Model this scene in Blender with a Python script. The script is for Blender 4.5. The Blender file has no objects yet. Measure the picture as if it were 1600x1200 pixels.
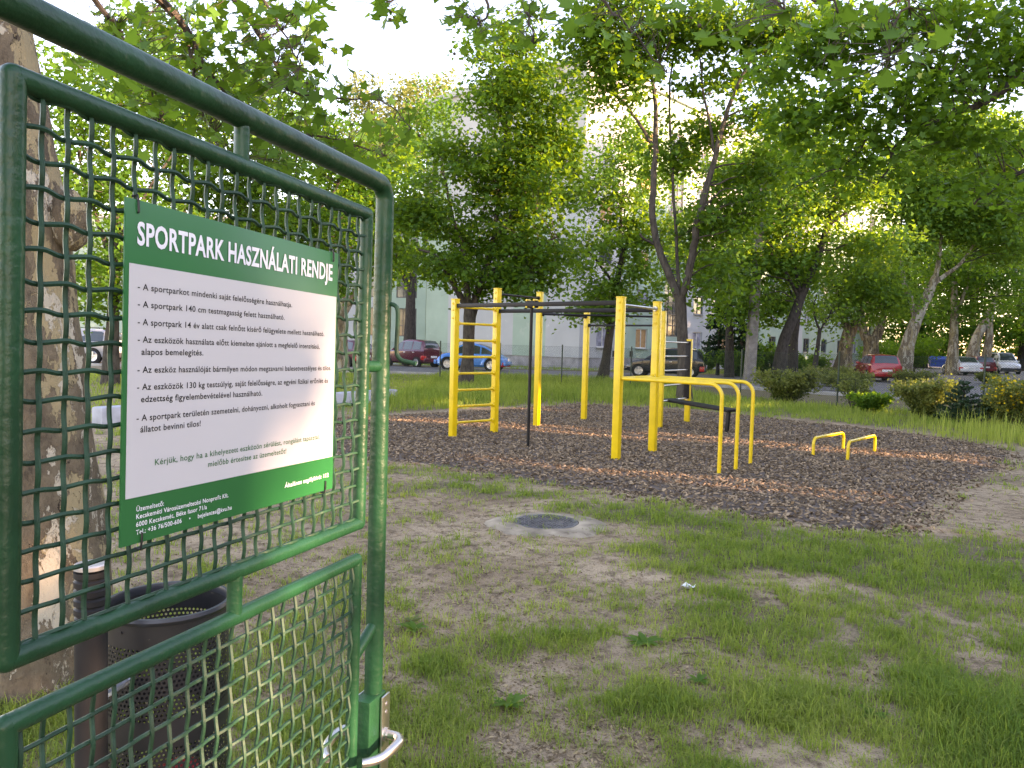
import bpy, bmesh, math, random
import numpy as np
from mathutils import Vector, Matrix

rnd = random.Random(7)
rng = np.random.default_rng(11)
R_ = math.radians
scene = bpy.context.scene
COL = scene.collection

# ------------------------------------------------------------------ camera, sky, sun, exposure
H, FPX, PITCH, ROLL = 1.55, 1200.0, R_(3.0), R_(1.5)
cF = np.array([0, math.cos(PITCH), -math.sin(PITCH)])
_r0 = np.array([1.0, 0, 0]); _u0 = np.array([0, math.sin(PITCH), math.cos(PITCH)])
cR = math.cos(ROLL) * _r0 + math.sin(ROLL) * _u0
cU = -math.sin(ROLL) * _r0 + math.cos(ROLL) * _u0
cC = np.array([0, 0, H])
cam = bpy.data.objects.new("camera", bpy.data.cameras.new("camera"))
cam.data.sensor_width = 36; cam.data.lens = 27; cam.data.clip_start = 0.03; cam.data.clip_end = 2000
m = Matrix.Identity(4)
for i in range(3):
    m[i][0], m[i][1], m[i][2], m[i][3] = cR[i], cU[i], -cF[i], cC[i]
cam.matrix_world = m
COL.objects.link(cam); scene.camera = cam

SUN_EL = R_(12.5)
SUN_H = np.array([0.93, -0.37])
to_sun = Vector((SUN_H[0] * math.cos(SUN_EL), SUN_H[1] * math.cos(SUN_EL), math.sin(SUN_EL)))
world = bpy.data.worlds.new("World"); scene.world = world; world.use_nodes = True
wn = world.node_tree.nodes; wl = world.node_tree.links
sky = wn.new("ShaderNodeTexSky"); sky.sky_type = 'NISHITA'; sky.sun_disc = False
sky.sun_elevation = SUN_EL; sky.sun_rotation = math.atan2(SUN_H[0], SUN_H[1])
sky.air_density = 1.0; sky.dust_density = 0.3; sky.ozone_density = 2.5
bg = wn["Background"]; bg.inputs["Strength"].default_value = 0.15
wl.new(sky.outputs[0], bg.inputs["Color"])
sun = bpy.data.objects.new("sun", bpy.data.lights.new("sun", 'SUN'))
sun.data.energy = 2.7; sun.data.angle = R_(0.53); sun.data.color = (1.0, 0.88, 0.70)
sun.rotation_euler = to_sun.to_track_quat('Z', 'Y').to_euler()
COL.objects.link(sun)
scene.view_settings.view_transform = 'Standard'; scene.view_settings.look = 'None'
scene.view_settings.gamma = 1.0; scene.view_settings.exposure = 3.05
scene.view_settings.use_white_balance = True  # the camera's shade balance
scene.view_settings.white_balance_temperature = 10000; scene.view_settings.white_balance_tint = 37
scene.cycles.use_denoising = True; scene.cycles.denoising_prefilter = 'NONE'; scene.cycles.sampling_pattern = 'BLUE_NOISE'; scene.cycles.use_adaptive_sampling = False; scene.cycles.sample_clamp_indirect = 2.0
scene.cycles.max_bounces = 8; scene.cycles.diffuse_bounces = 4; scene.cycles.glossy_bounces = 3
scene.cycles.transmission_bounces = 6; scene.cycles.transparent_max_bounces = 8

# ------------------------------------------------------------------ helpers
def ray(x, y):
    return cF + (x - 800) / FPX * cR - (y - 600) / FPX * cU
def gnd(x, y, z=0.0):
    d = ray(x, y); return cC + d * ((z - H) / d[2])
def at(x, y, Y):
    d = ray(x, y); return cC + d * (Y / d[1])

def vnoise(x, y, s, seed=0):
    x = np.asarray(x, float) / s; y = np.asarray(y, float) / s
    xi = np.floor(x).astype(int); yi = np.floor(y).astype(int)
    fx = x - xi; fy = y - yi
    fx = fx * fx * (3 - 2 * fx); fy = fy * fy * (3 - 2 * fy)
    t = np.random.default_rng(seed + 100).random(65536)
    def hh(a, b): return t[(a * 73856093 ^ b * 19349663) & 65535]
    return (hh(xi, yi) * (1 - fx) + hh(xi + 1, yi) * fx) * (1 - fy) + (hh(xi, yi + 1) * (1 - fx) + hh(xi + 1, yi + 1) * fx) * fy
def fbm(x, y, s, seed=0, octv=3):
    v = 0; a = 1; tot = 0
    for k in range(octv):
        v = v + a * vnoise(x, y, s / 2 ** k, seed + 7 * k); tot += a; a *= .5
    return v / tot
def inpoly(px, py, poly):
    px = np.asarray(px); py = np.asarray(py)
    ins = np.zeros(px.shape, bool); n = len(poly)
    for i in range(n):
        x1, y1 = poly[i]; x2, y2 = poly[(i + 1) % n]
        if y1 == y2: continue
        c = ((y1 > py) != (y2 > py)) & (px < (x2 - x1) * (py - y1) / (y2 - y1) + x1)
        ins ^= c
    return ins
def polydist(px, py, poly):
    d = np.full(np.shape(px), 1e9); n = len(poly)
    for i in range(n):
        a = np.array(poly[i]); b = np.array(poly[(i + 1) % n]); ab = b - a
        t = np.clip(((px - a[0]) * ab[0] + (py - a[1]) * ab[1]) / (ab @ ab), 0, 1)
        d = np.minimum(d, np.hypot(px - a[0] - t * ab[0], py - a[1] - t * ab[1]))
    return d
def sstep(a, b, x):
    t = np.clip((x - a) / (b - a), 0, 1); return t * t * (3 - 2 * t)

# ------------------------------------------------------------------ materials
def mat(name, col, rough=.6, metal=0.0, vary=.12, vscale=6.0, bump=0.0, bscale=40.0, col2=None, spec=.5, coat=0.0, dirt=None):
    m = bpy.data.materials.new(name); m.use_nodes = True
    n = m.node_tree.nodes; l = m.node_tree.links; b = n["Principled BSDF"]
    b.inputs["Roughness"].default_value = rough; b.inputs["Metallic"].default_value = metal
    b.inputs["Specular IOR Level"].default_value = spec; b.inputs["Coat Weight"].default_value = coat
    tc = n.new("ShaderNodeTexCoord")
    no = n.new("ShaderNodeTexNoise"); no.inputs["Scale"].default_value = vscale; no.inputs["Detail"].default_value = 5
    l.new(tc.outputs["Object"], no.inputs["Vector"])
    mx = n.new("ShaderNodeMix"); mx.data_type = 'RGBA'
    c2 = col2 or tuple(min(1, c * (1 + 2 * vary)) for c in col)
    c1 = col if col2 else tuple(c * (1 - 2 * vary) for c in col)
    mx.inputs[6].default_value = (*c1, 1); mx.inputs[7].default_value = (*c2, 1)
    mr = n.new("ShaderNodeMapRange"); mr.inputs[1].default_value = .3; mr.inputs[2].default_value = .7
    l.new(no.outputs["Fac"], mr.inputs[0]); l.new(mr.outputs[0], mx.inputs[0])
    out = mx.outputs[2]
    if dirt:
        n2 = n.new("ShaderNodeTexNoise"); n2.inputs["Scale"].default_value = dirt[1]; n2.inputs["Detail"].default_value = 8; n2.inputs["Roughness"].default_value = .7
        l.new(tc.outputs["Object"], n2.inputs["Vector"])
        m2 = n.new("ShaderNodeMapRange"); m2.inputs[1].default_value = dirt[2]; m2.inputs[2].default_value = dirt[2] + .06
        l.new(n2.outputs["Fac"], m2.inputs[0])
        x2 = n.new("ShaderNodeMix"); x2.data_type = 'RGBA'; x2.inputs[7].default_value = (*dirt[0], 1)
        l.new(m2.outputs[0], x2.inputs[0]); l.new(out, x2.inputs[6]); out = x2.outputs[2]
    l.new(out, b.inputs["Base Color"])
    if bump:
        nb = n.new("ShaderNodeTexNoise"); nb.inputs["Scale"].default_value = bscale; nb.inputs["Detail"].default_value = 4
        l.new(tc.outputs["Object"], nb.inputs["Vector"])
        bp = n.new("ShaderNodeBump"); bp.inputs["Strength"].default_value = bump; bp.inputs["Distance"].default_value = .01
        l.new(nb.outputs["Fac"], bp.inputs["Height"]); l.new(bp.outputs[0], b.inputs["Normal"])
    return m

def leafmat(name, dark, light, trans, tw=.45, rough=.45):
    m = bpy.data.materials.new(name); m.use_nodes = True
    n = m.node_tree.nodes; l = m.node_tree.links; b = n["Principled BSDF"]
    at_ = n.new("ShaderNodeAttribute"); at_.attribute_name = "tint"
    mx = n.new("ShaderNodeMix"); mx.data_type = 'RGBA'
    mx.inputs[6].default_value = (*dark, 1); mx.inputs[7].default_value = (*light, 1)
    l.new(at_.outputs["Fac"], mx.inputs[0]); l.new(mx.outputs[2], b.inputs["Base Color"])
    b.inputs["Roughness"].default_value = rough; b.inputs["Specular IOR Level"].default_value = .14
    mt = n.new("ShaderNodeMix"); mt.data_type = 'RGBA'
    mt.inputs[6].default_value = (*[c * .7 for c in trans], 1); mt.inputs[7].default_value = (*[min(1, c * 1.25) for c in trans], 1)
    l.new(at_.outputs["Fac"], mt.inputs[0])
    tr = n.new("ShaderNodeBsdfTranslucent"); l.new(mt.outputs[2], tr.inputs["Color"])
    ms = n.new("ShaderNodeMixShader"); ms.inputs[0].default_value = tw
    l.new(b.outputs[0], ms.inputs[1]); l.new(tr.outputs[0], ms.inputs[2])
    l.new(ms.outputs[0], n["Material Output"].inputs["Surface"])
    return m

def barkmat(name, base, dark, pale, patch=0.0, pscale=3.0, bscale=12.0):
    """furrowed bark, or (patch > 0) a plane tree's flaking plates"""
    m = bpy.data.materials.new(name); m.use_nodes = True
    n = m.node_tree.nodes; l = m.node_tree.links; b = n["Principled BSDF"]
    b.inputs["Roughness"].default_value = .85; b.inputs["Specular IOR Level"].default_value = .2
    tc = n.new("ShaderNodeTexCoord"); mp = n.new("ShaderNodeMapping"); mp.inputs["Scale"].default_value = (1, 1, .35 if patch == 0 else .5)
    l.new(tc.outputs["Object"], mp.inputs["Vector"])
    wob = n.new("ShaderNodeTexNoise"); wob.inputs["Scale"].default_value = 9; wob.inputs["Detail"].default_value = 6; wob.inputs["Roughness"].default_value = .65
    l.new(mp.outputs[0], wob.inputs["Vector"])
    add = n.new("ShaderNodeMix"); add.data_type = 'RGBA'; add.blend_type = 'ADD'; add.inputs[0].default_value = .22 if patch else .08
    l.new(mp.outputs[0], add.inputs[6]); l.new(wob.outputs["Color"], add.inputs[7])
    no = n.new("ShaderNodeTexNoise"); no.inputs["Scale"].default_value = bscale; no.inputs["Detail"].default_value = 8; no.inputs["Roughness"].default_value = .7
    l.new(add.outputs[2], no.inputs["Vector"])
    mx = n.new("ShaderNodeMix"); mx.data_type = 'RGBA'
    mx.inputs[6].default_value = (*dark, 1); mx.inputs[7].default_value = (*base, 1)
    mr = n.new("ShaderNodeMapRange"); mr.inputs[1].default_value = .32; mr.inputs[2].default_value = .6
    l.new(no.outputs["Fac"], mr.inputs[0]); l.new(mr.outputs[0], mx.inputs[0])
    out = mx.outputs[2]; hgt = no.outputs["Fac"]
    if patch:
        def layer(out, sc, lo, c, off):
            p = n.new("ShaderNodeTexNoise"); p.inputs["Scale"].default_value = sc; p.inputs["Detail"].default_value = 5; p.inputs["Roughness"].default_value = .58; p.inputs["Distortion"].default_value = .9
            mm = n.new("ShaderNodeMapping"); mm.inputs["Location"].default_value = off; mm.inputs["Scale"].default_value = (1, 1, .6)
            l.new(add.outputs[2], mm.inputs["Vector"]); l.new(mm.outputs[0], p.inputs["Vector"])
            r = n.new("ShaderNodeMapRange"); r.inputs[1].default_value = lo; r.inputs[2].default_value = lo + .012
            l.new(p.outputs["Fac"], r.inputs[0])
            x = n.new("ShaderNodeMix"); x.data_type = 'RGBA'; x.inputs[7].default_value = (*c, 1)
            l.new(r.outputs[0], x.inputs[0]); l.new(out, x.inputs[6])
            return x.outputs[2], r.outputs[0]
        out, _a = layer(out, pscale, .53, tuple(.5 * (pale[i] + base[i]) * (1.0, .93, .72)[i] for i in range(3)), (3, 1, 0))
        out, _b = layer(out, pscale * 1.3, .60 - patch * .1, pale, (0, 5, 2))
        out, _c = layer(out, pscale * 2.6, .66, (dark[0] * .5, dark[1] * .42, dark[2] * .38), (7, 0, 4))
        sm = n.new("ShaderNodeMath"); sm.operation = 'ADD'; l.new(_a, sm.inputs[0]); l.new(_b, sm.inputs[1])
        s2 = n.new("ShaderNodeMath"); s2.operation = 'MULTIPLY_ADD'; s2.inputs[1].default_value = -.5; l.new(sm.outputs[0], s2.inputs[0]); l.new(no.outputs["Fac"], s2.inputs[2])
        hgt = s2.outputs[0]
    l.new(out, b.inputs["Base Color"])
    bp = n.new("ShaderNodeBump"); bp.inputs["Strength"].default_value = .8; bp.inputs["Distance"].default_value = .03
    l.new(hgt, bp.inputs["Height"]); l.new(bp.outputs[0], b.inputs["Normal"])
    return m

M = {}
M['gate'] = mat('green_gate_paint', (.003, .054, .022), .38, vary=.16, vscale=9, bump=.25, bscale=55, spec=.35, dirt=((.12, .17, .11), 60, .735))
M['wire'] = mat('green_wire_paint', (.009, .050, .026), .55, vary=.2, vscale=20, bump=.2, bscale=120, spec=.3)
M['sign_green'] = mat('sign_green', (.003, .145, .045), .28, vary=.03, vscale=3, spec=.35)
M['sign_white'] = mat('sign_white', (.55, .54, .535), .28, vary=.015, vscale=3, spec=.35)
M['print_black'] = mat('print_black', (.012, .012, .013), .4, vary=.02)
M['print_white'] = mat('print_white', (.78, .78, .80), .35, vary=.02)
M['print_green'] = mat('print_green', (.012, .13, .045), .4, vary=.02)
M['black_plastic'] = mat('black_plastic', (.012, .012, .013), .5)
M['steel'] = mat('brushed_steel', (.62, .60, .56), .3, 1.0, vary=.06, vscale=30)
M['yellow'] = mat('yellow_paint', (.70, .46, .012), .38, vary=.05, vscale=7, bump=.08, bscale=50, coat=.2, dirt=((.30, .21, .05), 11, .64))
M['black_steel'] = mat('black_powder_coat', (.008, .008, .009), .48, vary=.15, vscale=20, spec=.25)
M['grey_steel'] = mat('worn_steel', (.42, .42, .42), .32, .9, vary=.12, vscale=20)
M['bin'] = mat('bin_graphite', (.024, .024, .025), .45, .2, vary=.15, vscale=10, dirt=((.16, .14, .11), 18, .62))
M['bin_rim'] = mat('bin_rim', (.045, .05, .06), .38, .4, vary=.1)
M['post_grey'] = mat('post_graphite', (.019, .019, .020), .55, .0, vary=.12, vscale=12, spec=.2)
M['post_cap'] = mat('post_cap', (.45, .45, .45), .35, .6, vary=.1)
M['red'] = mat('red_wrapper', (.55, .03, .03), .4, vary=.2, vscale=20)
M['concrete'] = mat('concrete', (.31, .25, .178), .95, vary=.22, vscale=5, bump=.4, bscale=35, dirt=((.17, .13, .09), 7, .58), spec=.1)
M['concrete_white'] = mat('whitewashed_concrete', (.36, .38, .42), .85, vary=.1, vscale=4, bump=.2, bscale=30)
M['cast_iron'] = mat('cast_iron', (.13, .125, .12), .55, .35, vary=.2, vscale=12, bump=.3, bscale=60)
M['pole'] = mat('concrete_pole', (.20, .185, .17), .9, vary=.18, vscale=4, bump=.4, bscale=25)
M['fence'] = mat('fence_green', (.012, .035, .025), .45, vary=.15)
M['asphalt'] = mat('asphalt', (.165, .155, .148), .9, vary=.14, vscale=1.2, bump=.4, bscale=60, spec=.15)
M['pave'] = mat('pavement', (.36, .35, .33), .9, vary=.15, vscale=2, bump=.3, bscale=30)
M['paper'] = mat('white_paper', (.75, .75, .76), .7, vary=.04)
M['stick'] = mat('dry_stick', (.09, .06, .04), .9, vary=.3, vscale=20)
M['rubber'] = mat('tyre_rubber', (.012, .012, .012), .8)
M['rim'] = mat('alloy_rim', (.62, .63, .65), .3, .8)
M['glass'] = mat('car_glass', (.03, .045, .05), .06, vary=.05, spec=.8)
M['lamp_red'] = mat('lamp_red', (.55, .02, .02), .2)
M['lamp_clear'] = mat('lamp_clear', (.7, .7, .7), .15)
M['plate'] = mat('number_plate', (.75, .75, .75), .4, vary=.02)
M['arch'] = mat('wheel_arch', (.008, .008, .008), .9)
M['bumper_grey'] = mat('dark_bumper', (.03, .03, .035), .6)
def paint(name, c): return mat(name, c, .25, 0.1, vary=.02, coat=.6)
WALL = dict(green=mat('wall_pale_green', (.29, .40, .325), .9, vary=.05, vscale=.6, bump=.15, bscale=20, dirt=((.34, .43, .36), 1.1, .60)),
            white=mat('wall_white', (.40, .42, .42), .9, vary=.04, vscale=.5, bump=.15, bscale=20, dirt=((.56, .57, .55), 1.0, .62)),
            plinth=mat('plinth_grey', (.30, .29, .29), .9, vary=.15, vscale=2, bump=.3, bscale=15))
M['win_frame'] = mat('window_frame', (.10, .09, .085), .5)
M['win_white'] = mat('window_frame_white', (.6, .6, .58), .5)
M['pane'] = mat('window_glass', (.05, .06, .07), .05, vary=.2, vscale=.7, spec=.8)
M['curtain'] = mat('curtain', (.22, .23, .28), .8, vary=.25, vscale=3)
M['blind'] = mat('orange_blind', (.42, .23, .10), .7, vary=.1)
M['roof'] = mat('roof_felt', (.08, .08, .08), .9)
M['maple_bark'] = barkmat('maple_bark', (.080, .070, .058), (.024, .020, .017), (.2, .2, .2))
M['dark_bark'] = barkmat('dark_bark', (.062, .054, .047), (.02, .017, .015), (.2, .2, .2))
M['plane_bark'] = barkmat('plane_bark', (.205, .158, .104), (.070, .053, .037), (.50, .44, .335), patch=.26, pscale=5.5)
M['plane_far'] = barkmat('plane_bark_far', (.21, .17, .12), (.10, .078, .055), (.40, .365, .285), patch=.8, pscale=3.0)
M['pollard_bark'] = barkmat('pollard_bark', (.15, .115, .08), (.06, .045, .03), (.34, .29, .21), patch=.25, pscale=4.0)
M['twig'] = mat('twig_bark', (.055, .042, .032), .9, vary=.25, vscale=10)
M['leaf_maple'] = leafmat('maple_leaf', (0.020, 0.076, .016), (0.050, 0.143, .024), (0.227, 0.403, .025), tw=.48)
M['leaf_dark'] = leafmat('dark_leaf', (0.024, 0.087, .016), (0.057, 0.159, .026), (0.185, 0.382, .025), tw=.50)
M['leaf_lush'] = leafmat('lush_leaf', (0.029, 0.104, .022), (0.071, 0.180, .034), (0.269, 0.466, .035), tw=.48)
M['leaf_plane'] = leafmat('plane_leaf', (0.029, 0.101, .020), (0.071, 0.180, .03), (0.202, 0.403, .03), tw=.32)
M['leaf_birch'] = leafmat('pale_leaf', (.13, .17, .06), (.24, .27, .10), (.36, .42, .12), tw=.45)
M['leaf_shrub'] = leafmat('shrub_leaf', (.055, .095, .025), (.17, .19, .055), (.24, .30, .05), tw=.35)
M['needle'] = leafmat('conifer_needle', (.012, .040, .020), (.03, .07, .035), (.05, .12, .03), tw=.15)
M['flower'] = leafmat('yellow_flower', (.62, .40, .02), (.80, .56, .03), (.8, .55, .03), tw=.4)
M['grass'] = leafmat('grass_blade', (.098, .212, .035), (.36, .35, .10), (.38, .52, .07), tw=.50, rough=.55)
M['litter'] = leafmat('dry_litter', (.085, .054, .031), (.48, .345, .19), (.2, .14, .06), tw=.1, rough=.9)
M['chip'] = leafmat('bark_chip', (.085, .055, .033), (.42, .295, .185), (.1, .06, .03), tw=.0, rough=.85)

# ------------------------------------------------------------------ mesh building
class MB:
    def __init__(s): s.v = []; s.f = []
    def add(s, vs, fs):
        b = len(s.v); s.v += [tuple(map(float, p)) for p in vs]; s.f += [tuple(i + b for i in f) for f in fs]; return s
    def box(s, c, d, rot=None, bev=0.0):
        bm = bmesh.new(); bmesh.ops.create_cube(bm, size=1)
        for v in bm.verts: v.co = Vector((v.co.x * d[0], v.co.y * d[1], v.co.z * d[2]))
        if bev: bmesh.ops.bevel(bm, geom=bm.edges[:], offset=bev, segments=2, affect='EDGES', profile=.6)
        if rot is not None: bmesh.ops.transform(bm, matrix=rot.to_4x4() if hasattr(rot, 'to_4x4') else rot, verts=bm.verts)
        bm.verts.index_update()
        s.add([(v.co.x + c[0], v.co.y + c[1], v.co.z + c[2]) for v in bm.verts], [[v.index for v in f.verts] for f in bm.faces])
        bm.free(); return s
    def tube(s, pts, r, n=8, caps=True):
        P = [np.array(p, float) for p in pts]; k = len(P)
        rr = r if isinstance(r, (list, tuple)) else [r] * k
        up = None; rings = []
        for i in range(k):
            t = (P[min(i + 1, k - 1)] - P[max(i - 1, 0)]); t = t / (np.linalg.norm(t) + 1e-9)
            if up is None:
                a = np.array([0, 0, 1.0]) if abs(t[2]) < .9 else np.array([1.0, 0, 0])
                up = np.cross(t, a); up /= np.linalg.norm(up)
            else:
                up = up - t * (up @ t); up /= (np.linalg.norm(up) + 1e-9)
            w = np.cross(t, up)
            rings.append([P[i] + rr[i] * (math.cos(2 * math.pi * j / n) * up + math.sin(2 * math.pi * j / n) * w) for j in range(n)])
        vs = [p for rg in rings for p in rg]; fs = []
        for i in range(k - 1):
            for j in range(n):
                fs.append((i * n + j, i * n + (j + 1) % n, (i + 1) * n + (j + 1) % n, (i + 1) * n + j))
        if caps:
            fs.append(tuple(range(n))[::-1]); fs.append(tuple((k - 1) * n + j for j in range(n)))
        return s.add(vs, fs)
    def lathe(s, prof, c=(0, 0, 0), n=24, caps=True):
        vs = []; fs = []; k = len(prof)
        for r, z in prof:
            for j in range(n): vs.append((c[0] + r * math.cos(2 * math.pi * j / n), c[1] + r * math.sin(2 * math.pi * j / n), c[2] + z))
        for i in range(k - 1):
            for j in range(n): fs.append((i * n + j, i * n + (j + 1) % n, (i + 1) * n + (j + 1) % n, (i + 1) * n + j))
        if caps: fs += [tuple(range(n))[::-1], tuple((k - 1) * n + j for j in range(n))]
        return s.add(vs, fs)
    def mesh(s, name, mt, off=None, smooth=True):
        me = bpy.data.meshes.new(name)
        v = s.v if off is None else [(a - off[0], b - off[1], c - off[2]) for a, b, c in s.v]
        me.from_pydata(v, [], s.f); me.materials.append(mt)
        if smooth:
            me.shade_smooth(); me.set_sharp_from_angle(angle=R_(38))
        me.update(); return me
    def build(s, name, mt, parent=None, off=None, smooth=True):
        return link(name, s.mesh(name, mt, off, smooth), parent)

def link(name, data, parent=None, mw=None):
    o = bpy.data.objects.new(name, data); COL.objects.link(o)
    if parent is not None: o.parent = parent
    if mw is not None: o.matrix_local = mw
    return o
def tag(o, label, cat=None, group=None, kind=None):
    if label: o['label'] = label
    if cat: o['category'] = cat
    if group: o['group'] = group
    if kind: o['kind'] = kind
    return o
def thing(name, label, cat, loc=(0, 0, 0), rz=0.0, group=None, mw=None):
    o = link(name, None); o.location = tuple(map(float, loc)); o.rotation_euler = (0, 0, rz)
    if mw is not None: o.matrix_world = mw
    return tag(o, label, cat, group)
def stuff(o): o['kind'] = 'stuff'; return o
def structure(o): o['kind'] = 'structure'; return o

def npmesh(name, verts, K, mt, tint=None, smooth=False):
    """verts (N,K,3): N separate K-gons"""
    N = verts.shape[0]; me = bpy.data.meshes.new(name)
    me.vertices.add(N * K); me.vertices.foreach_set("co", verts.astype(np.float32).ravel())
    me.loops.add(N * K); me.loops.foreach_set("vertex_index", np.arange(N * K, dtype=np.int32))
    me.polygons.add(N); me.polygons.foreach_set("loop_start", np.arange(N, dtype=np.int32) * K)
    if tint is not None:
        a = me.attributes.new("tint", 'FLOAT', 'POINT'); a.data.foreach_set("value", np.repeat(tint, K).astype(np.float32))
    me.materials.append(mt); me.update(calc_edges=True)
    return me
def idxmesh(name, verts, faces, mt, tint=None, smooth=False):
    """verts (V,3), faces (F,K) of one K"""
    me = bpy.data.meshes.new(name); F, K = faces.shape
    me.vertices.add(len(verts)); me.vertices.foreach_set("co", verts.astype(np.float32).ravel())
    me.loops.add(F * K); me.loops.foreach_set("vertex_index", faces.astype(np.int32).ravel())
    me.polygons.add(F); me.polygons.foreach_set("loop_start", np.arange(F, dtype=np.int32) * K)
    if tint is not None:
        a = me.attributes.new("tint", 'FLOAT', 'POINT'); a.data.foreach_set("value", tint.astype(np.float32))
    me.materials.append(mt); me.update(calc_edges=True)
    if smooth: me.shade_smooth()
    return me

T_MAPLE = np.array([(0, 0, 0), (.42, .02, .03), (.30, .28, 0), (.56, .52, .05), (.22, .58, 0), (0, 1, -.06), (-.22, .58, 0), (-.56, .52, .05), (-.30, .28, 0), (-.42, .02, .03)]) - np.array([0, .4, 0])
T_LOBE = np.array([(0, 0, 0), (.46, .28, .05), (.22, .52, 0), (0, 1, -.06), (-.22, .52, 0), (-.46, .28, .05)]) - np.array([0, .45, 0])
T_QUAD = np.array([(0, 0, 0), (.38, .5, .06), (0, 1, -.05), (-.38, .5, .06)]) - np.array([0, .5, 0])
T_NARROW = np.array([(0, 0, 0), (.2, .45, .03), (0, 1, -.1), (-.2, .45, .03)]) - np.array([0, .3, 0])

def orient(tmpl, pos, nrm, size, g):
    N = len(pos)
    z = nrm / (np.linalg.norm(nrm, axis=1, keepdims=True) + 1e-9)
    a = g.normal(size=(N, 3)); x = np.cross(a, z); x /= (np.linalg.norm(x, axis=1, keepdims=True) + 1e-9)
    y = np.cross(z, x)
    t = tmpl[None, :, :] * size[:, None, None]
    return pos[:, None, :] + t[:, :, 0:1] * x[:, None, :] + t[:, :, 1:2] * y[:, None, :] + t[:, :, 2:3] * z[:, None, :]

def polyline(pts, sub=4, wob=0.0, g=None):
    P = [np.array(p[:3]) for p in pts]; Rr = [p[3] for p in pts]; out = []; ro = []
    for i in range(len(P) - 1):
        p0 = P[max(i - 1, 0)]; p1 = P[i]; p2 = P[i + 1]; p3 = P[min(i + 2, len(P) - 1)]
        for k in range(sub):
            t = k / sub
            out.append(.5 * ((2 * p1) + (-p0 + p2) * t + (2 * p0 - 5 * p1 + 4 * p2 - p3) * t * t + (-p0 + 3 * p1 - 3 * p2 + p3) * t ** 3))
            ro.append(Rr[i] * (1 - t) + Rr[i + 1] * t)
    out.append(P[-1]); ro.append(Rr[-1])
    if wob and g is not None:
        out = [p + g.normal(size=3) * wob for p in out]
    return out, ro

def tree(name, label, trunk, limbs, clumps, Y, bark, leaf, dens=1.0, per=30, lsize=.12, tmpl=T_LOBE, seed=1, group=None,
         spread=.42, nbranch=40, flare=1.5, cat='tree', twr=1.0, gapn=.35, root=None, up=.75, gsc=1.1):
    """trunk / limbs: lists of (px, py, dY, radius); clumps: (px, py, dY, rx, ry, rz) in metres round a point"""
    g = np.random.default_rng(seed)
    w = lambda p: tuple(at(p[0], p[1], Y + p[2])) + (p[3],)
    tk = [w(p) for p in trunk]
    base = np.array(tk[0][:3]); base[2] = min(base[2], 0.0) if base[2] < .3 else 0.0
    tk[0] = (tk[0][0], tk[0][1], -.15, tk[0][3] * flare)
    if root is None: root = thing(name, label, cat, base, group=group)
    off = np.array(root.location)
    tp, tr = polyline(tk, 5, .004, g)
    MB().tube(tp, tr, 14).build('trunk', bark, root, off)
    skel = [(np.array(p), r) for p, r in zip(tp, tr)][len(tp) // 2:]
    for lb in limbs:
        lp, lr = polyline([w(p) for p in lb], 5, .012, g)
        MB().tube(lp, lr, 9).build('limb', bark, root, off)
        skel += [(np.array(p), r) for p, r in zip(lp, lr)]
    C = []; 
    vol = np.array([c[3] * c[4] * c[5] for c in clumps]); 
    for c, v in zip(clumps, vol):
        ctr = at(c[0], c[1], Y + c[2]); n = max(4, int(dens * 9.0 * (v ** .8)))
        d = g.normal(size=(n, 3)); d /= np.linalg.norm(d, axis=1, keepdims=True)
        rr = g.random(n) ** .45
        C.append(ctr + d * rr[:, None] * np.array([c[3], c[4], c[5]]))
    C = np.concatenate(C)
    keep = fbm(C[:, 0] + C[:, 1] * .7, C[:, 2] * 1.3, gsc, seed, 2) > gapn
    C = C[keep]
    C = C[C[:, 2] > .35]
    # boughs: curved limbs to a sample of cluster centres, then thin twigs to all
    SP = np.array([s[0] for s in skel]); 
    mb = MB()
    order = g.permutation(len(C))[:nbranch]
    extra = []
    for i in order:
        c = C[i]; dd = np.linalg.norm(SP - c, axis=1) + np.maximum(0, SP[:, 2] - c[2] + .3) * 1.5
        j = int(np.argmin(dd)); s = SP[j]; ln = np.linalg.norm(c - s)
        if ln < .25: continue
        mid = (s + c) * .5 + np.array([0, 0, .12 * ln]) + g.normal(size=3) * .07 * ln
        r0 = min(skel[j][1] * .6, .012 + .012 * ln) * twr
        bp, br = polyline([(*s, r0), (*(s * .7 + mid * .3 + g.normal(size=3) * .03 * ln), r0 * .85), (*mid, r0 * .6), (*c, .006 * twr)], 3)
        mb.tube(bp, br, 5, False); extra += [np.array(p) for p in bp[3:]]
    SP2 = np.concatenate([SP, np.array(extra)]) if extra else SP
    for c in C:
        dd = np.linalg.norm(SP2 - c, axis=1); j = int(np.argmin(dd)); s = SP2[j]
        if dd[j] > 2.2: continue
        mid = (s + c) * .5 + g.normal(size=3) * .06 * dd[j] + np.array([0, 0, .06 * dd[j]])
        mb.tube([s, mid, c], [.009 * twr, .006 * twr, .003 * twr], 3, False)
    stuff(mb.build('branches', M['twig'], root, off))
    n = len(C) * per
    ctr = np.repeat(C, per, axis=0)
    rad = np.repeat(.7 + .6 * g.random(len(C)), per)
    dl = g.normal(size=(n, 3)) * np.array([spread, spread, spread * .5]) * rad[:, None]
    pos = ctr + dl; pos[:, 2] -= .18 * (dl[:, 0] ** 2 + dl[:, 1] ** 2)
    nrm = g.normal(size=(n, 3)) * .55; nrm[:, 2] += up; nrm[:, :2] += dl[:, :2] * .5
    size = lsize * (.65 + .6 * g.random(n))
    tint = np.clip(np.repeat(g.random(len(C)), per) * .6 + g.random(n) * .5 - .05, 0, 1)
    vs = orient(tmpl, pos, nrm, size, g) - off
    stuff(link('crown', npmesh('crown', vs, len(tmpl), leaf, tint), root))
    return root

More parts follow.
